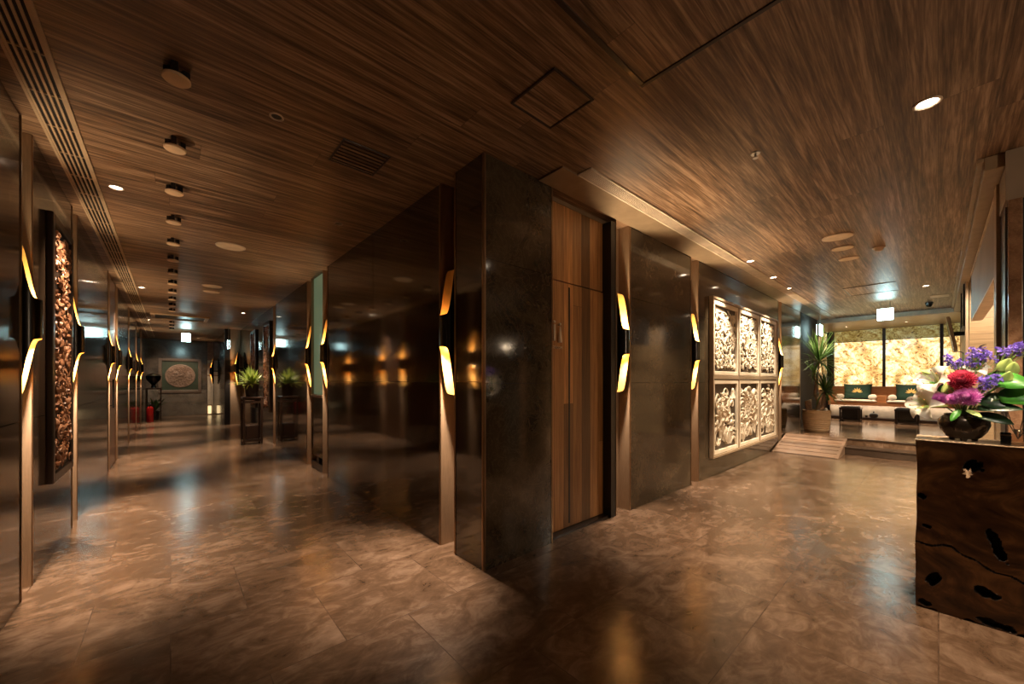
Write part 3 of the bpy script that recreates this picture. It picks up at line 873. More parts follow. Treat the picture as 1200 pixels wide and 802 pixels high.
def exit_sign(loc, rz, label, w=.34, h=.20):
    r = empty('exit_sign', loc, rz, label, 'exit sign', 'lit ceiling exit signs')
    b = MB(); b.box((-w/2-.012,-.022,-.012), (w/2+.012,.022,h+.012)); b.build('housing', M['ivory'], r, bevel=.006)
    for s in (-1,1):
        b = MB(); b.box((-w/2,s*.0225,0), (w/2,s*.0255,h)); b.build('face', M['exit'], r)
    z = H - loc[2]
    b = MB()
    for x in (-w*.3, w*.3): b.tube([(x,0,h+.012),(x,0,z)], .006, 8)
    b.build('hanger', M['steel'], r)
exit_sign((.33, 14.4, 2.36), 0, 'glowing pale cyan exit sign hanging in the left corridor before the end wall', .19, .23)
exit_sign((9.9, .66, 2.36), PI/2, 'glowing pale cyan exit sign hanging before the onyx alcove', .21, .21)
exit_sign((10.6, 1.74, 2.22), 0, 'glowing cyan exit sign seen edge on above the potted dracaena', .30, .24)
exit_sign((1.16, 12.7, 2.1), PI/2, 'narrow cyan lit sign seen edge on beside the dark corner pillar', .06, .22)
r = empty('security_camera', (10.6,.12,H), 0, 'small black dome camera on ceiling before the alcove', 'camera')
b = MB(); b.lathe([(.0001,-.03),(.05,-.03),(.055,0),(.0001,0)],20); b.build('mount', M['black'], r, smooth=True)
b = MB(); b.lathe([(.0001,-.085),(.025,-.08),(.042,-.06),(.046,-.03),(.0001,-.03)],20); b.build('dome', M['black_metal'], r, smooth=True)
b = MB(); b.box((9.75,-.12,H-.006),(10.05,.10,H-.0006)); o = b.build('ceiling_plate', M['ivory'], bevel=.002); tag(o, 'pale square plate on the ceiling by the right wall panels', 'ceiling plate')

# ------------------------------------------------------------------ pedestal with plant
def potted_spikes(loc, label):
    r = empty('potted_plant', loc, 0, label, 'plant')
    b = MB(); b.lathe([(.0001,0),(.095,0),(.10,.01),(.125,.235),(.135,.24),(.135,.26),(.118,.26),(.115,.23),(.0001,.23)], 32); b.build('pot', M['black'], r, smooth=True)
    b = MB(); rnd = random.Random(4)
    for i in range(170):
        a = rnd.uniform(0,2*PI); e = rnd.uniform(.25,1.45)
        d = Vector((math.cos(a)*math.cos(e), math.sin(a)*math.cos(e), math.sin(e)))
        if math.cos(a)*math.cos(e) > .5: continue
        b.blade((.05*math.cos(a)*rnd.random(), .05*math.sin(a)*rnd.random(), .232), d, rnd.uniform(.24,.40)*(1-.25*max(0,math.cos(a))), rnd.uniform(.020,.032), rnd.uniform(.3,1.1), seg=6)
    b.build('foliage', M['spike'], r, smooth=True)
r = empty('pedestal_stand', (1.19, 9.0, 0), 0, 'tall dark wooden pedestal table carrying the potted plant', 'pedestal')
b = MB(); b.box((-.165,-.165,.885),(.165,.165,.92)); b.box((-.145,-.145,.86),(.145,.145,.885)); b.build('table_top', M['dark_wood'], r, bevel=.006)
for sx in (-1,1):
    for sy in (-1,1):
        b = MB(); b.box((sx*.143-.018,sy*.143-.018,.0),(sx*.143+.018,sy*.143+.018,.885)); b.build('leg', M['dark_wood'], r, bevel=.004)
for z in (.05,.80):
    for q in (-1,1):
        b = MB(); b.box((-.125,q*.143-.012,z),(.125,q*.143+.012,z+.035)); b.build('rail', M['dark_wood'], r)
        b = MB(); b.box((q*.143-.012,-.125,z),(q*.143+.012,.125,z+.035)); b.build('rail', M['dark_wood'], r)
b = MB(); b.box((-.13,-.13,.085),(.13,.13,.10)); b.build('shelf', M['dark_wood'], r, bevel=.003)
b = MB(); b.box((-.11,-.11,.10),(.11,.11,.36)); b.build('drum_box', M['dark_wood'], r, bevel=.008)
potted_spikes((1.19, 9.0, .92), 'bushy plant with pale green strappy leaves in black pot on pedestal')

# end of left corridor: stand with bowl, extinguisher, added glow for a lit opening
r = empty('console_stand', (-.40, 16.6, 0), 0, 'slim dark console stand by the far end of the left wall', 'console table')
b = MB(); b.box((-.18,-.42,.98),(.18,.42,1.02)); b.build('table_top', M['dark_wood'], r, bevel=.004)
for sx in (-1,1):
    for sy in (-1,1):
        b = MB(); b.box((sx*.165-.013,sy*.40-.013,0),(sx*.165+.013,sy*.40+.013,.98)); b.build('leg', M['dark_wood'], r)
r = empty('bowl_planter', (-.40, 16.45, 1.02), 0, 'round black bowl on a foot standing on the console stand', 'bowl')
b = MB(); b.lathe([(.0001,0),(.07,0),(.06,.03),(.05,.10),(.10,.16),(.17,.26),(.185,.36),(.175,.37),(.16,.30),(.0001,.22)], 32); b.build('bowl', M['black_metal'], r, smooth=True)
b = MB(); b.lathe([(.0001,.455),(.06,.45),(.14,.41),(.184,.372),(.0001,.372)], 32); b.build('lid', M['frame_taupe'], r, smooth=True)
r = empty('floor_plant', (-.38, 16.62, 0), 0, 'dark leafy plant in black pot under the console stand', 'plant')
b = MB(); b.lathe([(.0001,0),(.11,0),(.13,.28),(.115,.28),(.0001,.26)], 24); b.build('pot', M['black'], r, smooth=True)
b = MB(); rnd = random.Random(9)
for i in range(34):
    a = rnd.uniform(0,2*PI); e = rnd.uniform(.9,1.5)
    b.blade((0,0,.26), (math.cos(a)*math.cos(e), math.sin(a)*math.cos(e), math.sin(e)), rnd.uniform(.35,.55), .05, .5)
b.build('foliage', M['palm'], r, smooth=True)
r = empty('fire_extinguisher', (-.46, 15.75, 0), 0, 'red fire extinguisher on the floor before the console stand', 'fire extinguisher')
b = MB(); b.lathe([(.0001,0),(.075,0),(.08,.01),(.08,.40),(.07,.44),(.03,.47),(.025,.49),(.0001,.49)], 24); b.build('cylinder', M['red'], r, smooth=True)
b = MB(); b.box((-.02,-.02,.49),(.02,.02,.53)); b.box((-.012,-.09,.53),(.012,.02,.55)); b.box((-.012,-.08,.56),(.012,.02,.575)); b.build('valve', M['black'], r, bevel=.003)
b = MB(); b.tube([(.02,0,.51),(.09,0,.50),(.10,.02,.40),(.095,.04,.18)], .012, 8); b.build('hose', M['black'], r, smooth=True)
r = empty('lantern', (1.07, 17.88, 0), 0, 'small caged gold glow standing in for the lit opening by beige door', 'lantern')  # added caged glow in place of the lit opening beside the door
b = MB(); b.box((-.075,-.075,0),(.075,.075,.03)); b.box((-.075,-.075,.33),(.075,.075,.36))
for sx in (-1,1):
    for sy in (-1,1): b.box((sx*.068-.006,sy*.068-.006,.03),(sx*.068+.006,sy*.068+.006,.33))
b.build('cage', M['trim'], r)
b = MB(); b.lathe([(.0001,.035),(.05,.035),(.055,.18),(.05,.325),(.0001,.325)], 20); b.build('glow', emitter('lantern_glow', (1,.72,.36), 1.2), r, smooth=True)

# ------------------------------------------------------------------ ramp
b = MB()
def rz_(x): return .012 + (.243-.012)*(x-7.80)/(8.75-7.80)
n = 6; xs = [7.80 + .95*i/n for i in range(n+1)]
for i in range(n):
    a, c_ = xs[i]+.012, xs[i+1]-.012
    b.add([(a,1.07,rz_(a)),(c_,1.07,rz_(c_)),(c_,1.925,rz_(c_)),(a,1.925,rz_(a)),(a,1.07,max(0,rz_(a)-.03)),(c_,1.07,rz_(c_)-.03),(c_,1.925,rz_(c_)-.03),(a,1.925,max(0,rz_(a)-.03))],
          [(0,1,2,3),(4,7,6,5),(0,4,5,1),(1,5,6,2),(2,6,7,3),(3,7,4,0)])
r = empty('ramp', (0,0,0), 0, 'slatted wooden ramp rising to platform beside the stone wall', 'ramp')
b.build('slats', M['ramp'], r, bevel=.004)
b = MB()
for y0, y1 in ((1.05,1.085),(1.91,1.935)):
    b.add([(7.78,y0,0),(8.72,y0,0),(8.72,y0,.236),(7.78,y0,.010),(7.78,y1,0),(8.72,y1,0),(8.72,y1,.236),(7.78,y1,.010)],
          [(0,1,2,3),(4,7,6,5),(0,4,5,1),(1,5,6,2),(2,6,7,3),(3,7,4,0)])
b.add([(7.80,1.085,0),(8.7,1.085,0),(8.7,1.085,.19),(7.80,1.085,.001),(7.80,1.91,0),(8.7,1.91,0),(8.7,1.91,.19),(7.80,1.91,.001)],
          [(0,1,2,3),(4,7,6,5),(0,4,5,1),(1,5,6,2),(2,6,7,3),(3,7,4,0)], 1)
b.build('stringer', [M['ramp'], M['joint']], r)

# ------------------------------------------------------------------ dracaena in a woven pot
DX, DY = 9.45, 1.60
r = empty('potted_dracaena', (DX, DY, .24), 0, 'tall spiky green dracaena in cream ribbed pot at the ramp top', 'plant')
prof = [(.0001,0),(.17,0),(.185,.015)]
for k in range(9):
    z = .03+.04*k; rr = .19+.026*math.sin(PI*.5*min(1,k/6))
    prof += [(rr,z),(rr+.008,z+.02),(rr,z+.038)]
prof += [(.222,.40),(.222,.42),(.205,.42),(.20,.37),(.0001,.37)]
b = MB(); b.lathe(prof, 40); b.build('pot', M['pot_rattan'], r, smooth=True)
b = MB(); b.lathe([(.0001,.385),(.12,.383),(.198,.372),(.0001,.371)], 24); b.build('soil', M['soil'], r, smooth=True)
b = MB(); b.ball((-.02,-.15,.41), (.05,.035,.06), 10, 7); b.ball((-.12,-.05,.40),(.035,.04,.03),9,6); b.build('pebbles', M['white_cloth'], r, smooth=True)
b = MB()
t1 = [(0,0,.37),(.02,-.03,.55),(-.02,.02,.75),(.0,.0,.95),(-.03,.03,1.12),(.03,-.02,1.25),(.02,-.04,1.38)]
t2 = [(.03,.04,.37),(.05,-.08,.52),(.03,-.10,.65),(.05,-.12,.78)]
b.tube(t1, [.032,.028,.026,.024,.022,.02,.018], 9); b.tube(t2, [.026,.022,.02,.016], 9)
b.tube([(-.16,.08,.40),(-.08,.12,.56),(.06,.10,.60)], [.05,.06,.02], 7)
b.build('trunk', M['trunk'], r, smooth=True)
rnd = random.Random(12)
for (cx, cy, cz, n, L) in [(.02,-.04,1.36,190,.70), (.05,-.12,.78,150,.50), (-.03,.03,1.12,50,.42)]:
    b = MB()
    for i in range(n):
        a = rnd.uniform(0,2*PI); e = rnd.uniform(-.3,1.5)
        d = (math.cos(a)*math.cos(e), math.sin(a)*math.cos(e), math.sin(e))
        if math.sin(a)*math.cos(e) > .45: continue
        b.blade((cx,cy,cz), d, L*rnd.uniform(.7,1.05), .017, rnd.uniform(.35,.9), seg=6, shape=lambda t: min(1, .35+t*3)*(1-t**3*.95))
    o = b.build('crown', M['palm'], r, smooth=True)

# ------------------------------------------------------------------ alcove: onyx wall, bench, cushions, stools
mull = [2.10, 1.97, .945, -.05, -.34]
for i in range(1, 4):
    y1, y0 = mull[i]-.03, mull[i+1]+.03
    if i == 3: y0 = -.335
    r = empty('onyx_panel', (13.85, (y0+y1)/2, 1.09), 0, ['','left wide backlit golden onyx panel above the bench in alcove','middle wide backlit golden onyx panel above bench, behind flowers','narrow backlit onyx strip at right end of alcove'][i], 'backlit panel', 'backlit onyx panels')
    w = (y1-y0)/2
    b = MB(); b.box((-.035,-w,0),(0,w,1.20)); o = b.build('lower_slab', M['onyx'], r)
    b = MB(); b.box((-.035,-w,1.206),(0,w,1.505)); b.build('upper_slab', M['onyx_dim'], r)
b = MB()
for y in mull[1:4]: b.box((13.79,y-.03,1.09),(13.85,y+.03,2.6))
b.box((13.80,-.34,2.287),(13.85,1.97,2.299))
struct(b, 'trim_9', M['dark_wood'])
r = empty('onyx_panel', (12.9, 2.118, 1.0), 0, 'side backlit onyx panel on the left return of alcove', 'backlit panel', 'backlit onyx panels')
b = MB(); b.box((-.62,-.02,0),(.88,0,1.55)); b.build('lower_slab', onyx_mat('backlit_onyx_side', .55), r)

r = empty('bench', (13.1, .9, .24), 0, 'long red brown wooden bench along the onyx wall with lit recess below', 'bench')
y0, y1 = -1.235, 1.07
b = MB(); b.box((0,y0,.36),(.62,y1,.46)); b.build('seat', M['bench_wood'], r, bevel=.006)
b = MB(); b.box((.62,y0,.30),(.70,y1,.85)); b.build('backrest', M['bench_wood'], r, bevel=.006)
b = MB(); b.box((.28,y0,.07),(.31,y1,.36)); b.build('recess_panel', M['white_wall'], r)
b = MB(); b.box((-.04,y0,0),(.6,y1,.07)); b.build('plinth', M['dark_wood'], r, bevel=.004)
b = MB(); b.box((.16,y0+.02,.352),(.22,y1-.02,.359)); b.build('led_strip', M['led'], r)
for ya, yb in ((.955,1.07),(-.035,.125),(-1.05,-.89)):
    b = MB(); b.box((.05,ya,.46),(.6,yb,.62)); b.build('armrest', M['bench_wood'], r, bevel=.006)
def cushion_pad(y, lab):
    b = MB(); b.box((13.09,y-.40,.70),(13.66,y+.40,.745)); o = b.build('seat_towel', M['white_cloth'], bevel=.015, segs=3)
    tag(o, lab, 'towel', 'white towels on the bench')
cushion_pad(1.44, 'white towel spread on the left bench seat under green cushion')
cushion_pad(.445, 'white towel spread on the middle bench seat beyond flowers')
def bolster(y, lab):
    b = MB(); pr = [(.0001,0),(.05,0),(.068,.012),(.072,.03),(.072,.33),(.068,.348),(.05,.36),(.0001,.36)]
    b.lathe(pr, 24); b.xform(Matrix.Translation((13.14,y,.745+.0715)) @ Matrix.Rotation(PI/2,4,'Y'))
    b2 = MB(); 
    o = b.build('rolled_towel', M['white_cloth'], smooth=True); tag(o, lab, 'rolled towel', 'rolled white towels on the bench')
bolster(1.755, 'rolled white towel at the left end of the bench')
bolster(1.12, 'rolled white towel right of the left green cushion')
bolster(.765, 'rolled white towel left of the second green cushion')
bolster(.13, 'rolled white towel right of the second green cushion, behind flowers')
def pillow(y, lab):
    r = empty('cushion', (13.60, y, .752), 0, lab, 'cushion', 'green lotus cushions')
    r.rotation_euler = (0, R(12), 0)
    n = 14; vs = []; fs = []; w, h, t = .29, .205, .075
    for s in (-1, 1):
        for i in range(n+1):
            for j in range(n+1):
                u = -1+2*i/n; v = -1+2*j/n
                bul = ((1-u**4)*(1-v**4))**.6
                px = w*u*(1-.07*(1-abs(v))**0*(v*v-1)*-.6*0); 
                pin = 1-.09*(1-u*u)*abs(v)**3; pin2 = 1-.09*(1-v*v)*abs(u)**3
                vs.append((s*t*bul, w*u*pin2, h + h*v*pin))
    N = (n+1)**2
    for s in range(2):
        for i in range(n):
            for j in range(n):
                a = s*N+i*(n+1)+j; fs.append((a,a+n+1,a+n+2,a+1))
    b = MB(); b.add(vs, fs); o = b.build('cover', M['pillow'], r, smooth=True)
    me = o.data; bm = bmesh.new(); bm.from_mesh(me); bmesh.ops.remove_doubles(bm, verts=bm.verts, dist=.0005); bmesh.ops.recalc_face_normals(bm, faces=bm.faces); bm.to_mesh(me); bm.free()
    b = MB()
    for k in range(7):                       # seven-petalled lotus, flat print
        a = R(-84+28*k); L = .115 if k in (2,3,4) else .10
        pts = []
        for q in range(9):
            tt = q/8; ww = .015*math.sin(PI*min(1,tt*1.02))
            pts.append((.012+tt*L, ww))
        outline = [(p, q) for p, q in pts] + [(p, -q) for p, q in reversed(pts[1:-1])]
        vv = []
        for p, q in outline:
            yy = p*math.sin(a)+q*math.cos(a); zz = p*math.cos(a)-q*math.sin(a)
            vv.append((-t*1.0-.004, yy, h-.035+zz))
        b.add(vv, [tuple(range(len(vv)))])
    b.build('lotus_emblem', M['lotus'], r, solid=.003)
pillow(1.44, 'dark green cushion with gold lotus on the left bench seat')
pillow(.445, 'dark green cushion with gold lotus on the middle seat behind flowers')

def stool(x, y, lab, first=[None]):
    if first[0] is not None: return dup(first[0], (x,y,.24), 0, lab)
    r = empty('footstool', (x, y, .24), 0, lab, 'stool', 'dark footstools before the bench'); first[0] = r
    b = MB(); b.box((-.19,-.20,.30),(.19,.20,.345)); b.build('seat', M['dark_wood'], r, bevel=.008)
    b = MB(); b.box((-.165,-.17,.345),(.165,.17,.37)); b.build('pad', M['black'], r, bevel=.012)
    for sx in (-1,1):
        for sy in (-1,1):
            b = MB(); b.box((sx*.165-.018,sy*.175-.018,0),(sx*.165+.018,sy*.175+.018,.30)); b.build('leg', M['dark_wood'], r, bevel=.003)
    for q in (-1,1):
        b = MB(); b.box((-.147,q*.175-.012,.03),(.147,q*.175+.012,.06)); b.build('stretcher', M['dark_wood'], r)
        b = MB(); b.box((q*.165-.012,-.157,.03),(q*.165+.012,.157,.06)); b.build('stretcher', M['dark_wood'], r)
    b = MB(); b.box((-.14,-.15,.08),(.14,.15,.30)); b.build('drawer_box', M['black'], r, bevel=.01)
    return r
stool(12.45, 1.44, 'dark wooden footstool in front of the left bench seat')
stool(12.55, .48, 'dark wooden footstool in front of the middle bench seat')
r = empty('teapot', (13.13, 1.085, .31), 0, 'small dark lidded pot on the plinth under the bench', 'pot')
b = MB(); b.lathe([(.0001,0),(.06,0),(.085,.04),(.08,.09),(.045,.115),(.0001,.118)], 24); b.build('body', M['black'], r, smooth=True)
b = MB(); b.lathe([(.0001,.118),(.02,.118),(.012,.135),(.018,.15),(.0001,.16)], 16); b.build('lid_knob', M['black'], r, smooth=True)
r = empty('cup', (13.13, 1.22, .31), 0, 'tiny dark cup beside the small pot under bench', 'cup')
b = MB(); b.lathe([(.0001,0),(.022,0),(.03,.05),(.026,.05),(.019,.006),(.0001,.006)], 18); b.build('body', M['black'], r, smooth=True)

# hanging panels on the right beyond the header
r = empty('hanging_screen', (8.85, -.24, 2.03), 0, 'bluish glossy screen panel hung high on the right wall', 'screen')
b = MB(); b.box((-.42,-.035,0),(.45,.0,.60)); b.build('screen', M['glass_dark'], r)
b = MB(); b.box((-.44,-.04,-.02),(.47,.008,0)); b.box((-.44,-.04,.60),(.47,.008,.62)); b.box((-.44,-.04,0),(-.42,.008,.60)); b.box((.45,-.04,0),(.47,.008,.60)); b.box((-.2,-.10,.2),(.2,-.04,.4)); b.build('bezel', M['black'], r)
r = empty('tilted_monitor', (10.4, -.20, 1.78), 0, 'dark tilted monitor leaning out from right wall before the alcove', 'monitor')
b = MB(); b.box((-.35,-.02,0),(.35,.02,.55)); b.xform(Matrix.Rotation(R(-9),4,'X')); b.build('screen', M['glass_dark'], r)
b = MB(); b.box((-.37,-.015,-.02),(.37,.025,0)); b.box((-.37,-.015,.55),(.37,.025,.57)); b.box((-.37,-.015,0),(-.35,.025,.55)); b.box((.35,-.015,0),(.37,.025,.55)); b.xform(Matrix.Rotation(R(-9),4,'X')); b.build('bezel', M['frame_taupe'], r)
b = MB(); b.box((-.05,-.14,.25),(.05,0.02,.32)); b.build('bracket', M['black'], r)

# reception lounge seen only as reflections and light: onyx wall and bench
r = empty('onyx_panel', (6.9, -4.199, .85), 0, 'backlit onyx panel behind the reception, mirrored in the corner stone panel', 'backlit panel', 'backlit onyx panels')
b = MB(); b.box((-1.4,0,0),(1.4,.04,1.75)); b.build('lower_slab', M['onyx'], r)

# ------------------------------------------------------------------ root wood counter
def counter():
    r = empty('counter', (3.03, 0, 0), 0, 'polished root wood slab counter with dark hollows carrying the flowers', 'counter')
    ya, yb, h, th = -1.35, .082, .902, .27
    ny, nz = 230, 210
    holes = [  # (y, z, ry, rz, tilt, depth)
        (-.118,.798,.024,.026,.5,.06), (.064,.605,.013,.013,.6,.03), (.046,.445,.016,.008,.2,.02),
        (-.19,.415,.013,.085,-.36,.05), (.024,.165,.020,.030,.7,.05), (-.159,.168,.034,.018,.5,.05), (.045,.03,.03,.012,.1,.02), (-.185,.022,.05,.014,.1,.03),
        (-.5,.6,.03,.06,.3,.05), (-.8,.3,.04,.05,.6,.05), (-1.1,.62,.03,.04,.2,.05)]
    rnd = random.Random(2)
    def wob(y, z, k): return .22*math.sin(y*90+k)+.18*math.sin(z*80+2*k)+.12*math.sin(y*190+z*140)
    b = MB(); vs = []; fs = []; mi = []
    dd = {}
    for i in range(ny+1):
        for j in range(nz+1):
            # finer grid on the visible end
            u = i/ny; y = yb + (ya-yb)*(u**1.9); z = h*j/nz
            d = 0.0
            for k, (cy, cz, ry, rz, tl, dep) in enumerate(holes):
                a = (y-cy)*math.cos(tl) + (z-cz)*math.sin(tl); c_ = -(y-cy)*math.sin(tl)+(z-cz)*math.cos(tl)
                q = math.sqrt((a/ry)**2+(c_/rz)**2) + wob(y,z,k)
                if q < 1.25: d = max(d, dep*max(0, min(1, (1.25-q)/.4)))
            # running crack
            for (p0, p1) in (((.085,.345),(-.047,.36)),((-.047,.36),(-.155,.295)),((-.155,.295),(-.27,.262)),((-.225,.33),(-.245,.275))):
                ly = p1[0]-p0[0]; lz = p1[1]-p0[1]; L2 = ly*ly+lz*lz
                t = max(0,min(1,((y-p0[0])*ly+(z-p0[1])*lz)/L2))
                dist = math.hypot(y-p0[0]-ly*t, z-p0[1]-lz*t + .006*math.sin(y*60))
                if dist < .0032: d = max(d, .007)
            # gentle outline of the slab end and foot
            off = .003*math.sin(z*7)+.0015*math.sin(z*23)
            yy = y + (off if i == 0 else off*(1-u)**3)
            zz = z if j else max(0, .012*math.sin(y*40)+.006*math.sin(y*110))
            dd[(i,j)] = d
            vs.append((d, yy, zz))
    W = nz+1
    for i in range(ny):
        for j in range(nz):
            fs.append((i*W+j,(i+1)*W+j,(i+1)*W+j+1,i*W+j+1))
            m_ = max(dd[(i,j)],dd[(i+1,j)],dd[(i,j+1)],dd[(i+1,j+1)])
            mi.append(1 if m_ > .006 else 0)
    bb = len(b.v); b.add(vs, [], 0)
    def through(i, j):
        x, y, z = vs[i*W+j]
        q = math.hypot((y+.098)/.013, (z-.752)/.019) + .35*math.sin(5*math.atan2(z-.752, y+.098))
        return q < 1.0
    for n_, (q, m_) in enumerate(zip(fs, mi)):
        if through(n_//nz, n_ % nz): continue
        b.f.append(list(q)); b.m.append(m_)
    # back, top, end, bottom
    n0 = len(b.v)
    def strip(idx, xo):
        k0 = len(b.v)
        for i in idx:
            x, y, z = b.v[i]; b.v.append((xo, y, z))
        for q in range(len(idx)-1): b.f.append([idx[q], idx[q+1], k0+q+1, k0+q]); b.m.append(0)
    strip([i*W+nz for i in range(ny+1)], th)
    strip([j for j in range(W)], th)
    strip([ny*W+j for j in range(W)], th)
    y0_, y1_, z0_, z1_ = -.20, -.05, .58, .80      # the knot hole opens right through the slab
    for (a0,a1,c0,c1) in ((ya,y0_,0,h),(y1_,yb,0,h),(y0_,y1_,0,z0_),(y0_,y1_,z1_,h)):
        b.add([(th,a0,c0),(th,a1,c0),(th,a1,c1),(th,a0,c1)], [(0,1,2,3)], 0)
    o = b.build('slab', [M['root'], M['hollow']], r, smooth=True)
    # pale glaze lip along the top edge
    t = MB(); t.box((-.004,ya,h),(th+.004,yb+.004,h+.006)); t.build('top_board', M['frame_taupe'], r, bevel=.002)
counter()
CT = .908

# ------------------------------------------------------------------ vase and bouquet (each bloom a thing)
VX, VY = 3.16, -.088
r = empty('vase', (VX, VY, CT), 0, 'squat dark bronze vase on three little feet, holding the bouquet', 'vase')
b = MB(); b.lathe([(.0001,.012),(.050,.012),(.062,.02),(.082,.05),(.094,.085),(.092,.108),(.078,.128),(.068,.134),(.070,.142),(.064,.142),(.060,.132),(.078,.10),(.0001,.04)], 44); b.build('body', M['vase'], r, smooth=True)
for k in range(3):
    a = 2*PI*k/3+PI
    b = MB(); b.lathe([(.0001,0),(.010,0),(.014,.012),(.016,.024),(.0001,.024)], 12, 0, (.045*math.cos(a),.045*math.sin(a),0)); b.build('foot', M['vase'], r, smooth=True)
neck = Vector((VX, VY, CT+.11))
def P(px, py, dx=0.0):      # spot in the bouquet, from its reading across and up at the vase's distance
    return Vector((VX+dx, VY-(px-1130)/341.0, CT+(518-py)/220.0))
def stem_to(b, top, rad=.003, mi=0):
    top = Vector(top); mid = neck.lerp(top, .45) + Vector((0,0,.03))
    st = neck + (top-neck)*.04
    b.tube([st+Vector((0,0,-.04)), neck.lerp(mid,.6), mid, top], rad, 6, mi)
GF = 'blooms of the counter bouquet'
def lily(top, face, size, label, openk=1.0, seed=1):
    top = Vector(top); f_ = Vector(face).normalized(); rnd = random.Random(seed)
    r = empty('lily', top, 0, label, 'flower', GF)
    q = f_.to_track_quat('Z','Y').to_matrix().to_4x4()
    for k in range(6):
        a = 2*PI*k/6 + rnd.uniform(-.1,.1)
        b = MB()
        seg = 8; vs = []; fs = []
        L = size*(1 if k % 2 else .92)
        for i in range(seg+1):
            t = i/seg
            rad = L*(.10+.75*t*openk)*(.55+.45*t); z = L*(.95*t - .75*openk*t**3)
            w = size*(.30 if k % 2 else .22)*math.sin(PI*(.10+.88*t))**.8
            c = Vector((rad*math.cos(a), rad*math.sin(a), z)); s_ = Vector((-math.sin(a), math.cos(a), 0))
            vs += [c - s_*w + Vector((0,0,.25*w)), c - s_*w*.5 + Vector((0,0,.03*w)), c, c + s_*w*.5+ Vector((0,0,.03*w)), c + s_*w + Vector((0,0,.25*w))]
        for i in range(seg):
            for j in range(4): fs.append((i*5+j,i*5+j+1,(i+1)*5+j+1,(i+1)*5+j))
        b.add(vs, fs); b.xform(q); b.build('petal', M['lily'], r, smooth=True)
    b = MB()
    for k in range(6):
        a = 2*PI*k/6+.5; e = Vector((.3*size*math.cos(a), .3*size*math.sin(a), .62*size))
        b.tube([(0,0,.05*size), e*.6, e], .0012, 5, 0); b.ball(e, (.003,.003,.006), 6, 4, 1)
    b.xform(q); b.build('stamens', [M['leaf_pale'], M['lily_heart']], r)
    b = MB(); st = len(b.v); stem_to(b, top); b.xform(Matrix.Translation(-top)); b.build('stem', M['stem'], r, smooth=True)
lily(P(1101,452,-.03), (-.7,.55,.5), .135, 'tallest open white lily at the upper left of bouquet', .75, 1)
lily(P(1087,478,-.05), (-.8,.6,.25), .115, 'open white lily lowest at the left edge of bouquet', 1.0, 2)
lily(P(1098,467,.0), (-.6,.7,.35), .105, 'half hidden white lily between the two left lilies', .9, 3)
lily(P(1143,437,.04), (-.7,-.1,.7), .085, 'small white lily behind the crimson bloom', .85, 4)

def mum(top, rad, mat, label, squash=.8, seed=1, face=(-.85,.1,.5)):
    top = Vector(top); rnd = random.Random(seed)
    r = empty('chrysanthemum', top, 0, label, 'flower', GF)
    q = Vector(face).normalized().to_track_quat('Z','Y').to_matrix().to_4x4()
    b = MB(); N = 210; ga = PI*(3-math.sqrt(5))
    b.ball((0,0,0), (rad*.6,rad*.6,rad*.6*squash), 14, 9)
    for i in range(N):
        t = (i+.5)/N; e = PI/2 - t*PI*.62; a = ga*i
        d = Vector((math.cos(a)*math.cos(e), math.sin(a)*math.cos(e), math.sin(e)*squash))
        b.blade(d*rad*.5, d+Vector((0,0,.25)), rad*(.52+.12*rnd.random()), rad*.22, -.5, nrm=(0,0,1) if abs(d.z)<.9 else (1,0,0), seg=3, fold=.5, shape=lambda t: (.6,1,.95,.35)[min(3,int(t*3.01))])
    for k in range(N):
        base = len(b.f) - 6*(N-k)
        b.m[base+4] = b.m[base+5] = 1
    b.xform(q); b.build('bloom', [mat, M[mat.name.split('_')[0] + '_tip']], r, smooth=False)
    b = MB(); stem_to(b, top); b.xform(Matrix.Translation(-top)); b.build('stem', M['stem'], r, smooth=True)
mum(P(1128,448,-.05), .056, M['crimson'], 'round crimson chrysanthemum at the heart of the bouquet', .95, 1)
mum(P(1134,467,-.065), .053, M['magenta'], 'large magenta chrysanthemum below the crimson bloom', .8, 2)
mum(P(1101,470,-.06), .036, M['magenta'], 'smaller magenta chrysanthemum beside the lowest white lily', .8, 3)
mum(P(1117,470,-.07), .032, M['magenta'], 'small magenta chrysanthemum between the two other magenta blooms', .8, 4)

def statice(top, spread, n, label, seed):
    top = Vector(top); rnd = random.Random(seed)
    r = empty('statice_sprig', top, 0, label, 'flower', GF)
    b = MB(); stem_to(b, top, .0022)
    fl = MB(); base = neck.lerp(top, .62)
    for i in range(n):
        o = Vector((rnd.uniform(-1,1)*spread[0], rnd.uniform(-1,1)*spread[1], rnd.uniform(-1,1)*spread[2]))
        tip = top + o
        b.tube([base.lerp(top,.35), base.lerp(tip,.75), tip], .0012, 5)
        for k in range(7):
            d = Vector((rnd.gauss(0,1), rnd.gauss(0,1), rnd.gauss(.4,1))).normalized()
            c = tip + d*.009
            for w in range(5):
                a = 2*PI*w/5; u = d.orthogonal().normalized(); v = d.cross(u)
                fl.blade(c, (u*math.cos(a)+v*math.sin(a))+d*.8, .009, .0075, 0, nrm=d, seg=2, fold=.1)
    b.xform(Matrix.Translation(-top)); fl.xform(Matrix.Translation(-top))
    b.build('stem', M['stem'], r, smooth=True); fl.build('florets', M['violet'], r)
statice(P(1128,425,.0), (.03,.055,.035), 26, 'purple statice sprig rising at top left of the bouquet', 1)
statice(P(1152,419,.02), (.03,.045,.035), 22, 'purple statice sprig at the top centre of the bouquet', 2)
statice(P(1160,450,-.05), (.03,.045,.04), 24, 'purple statice sprig right of the crimson bloom', 3)
statice(P(1181,416,.03), (.02,.035,.022), 14, 'purple statice sprig above the big green leaves', 4)
statice(P(1197,411,.03), (.02,.035,.022), 14, 'purple statice sprig farthest right at the frame edge', 5)

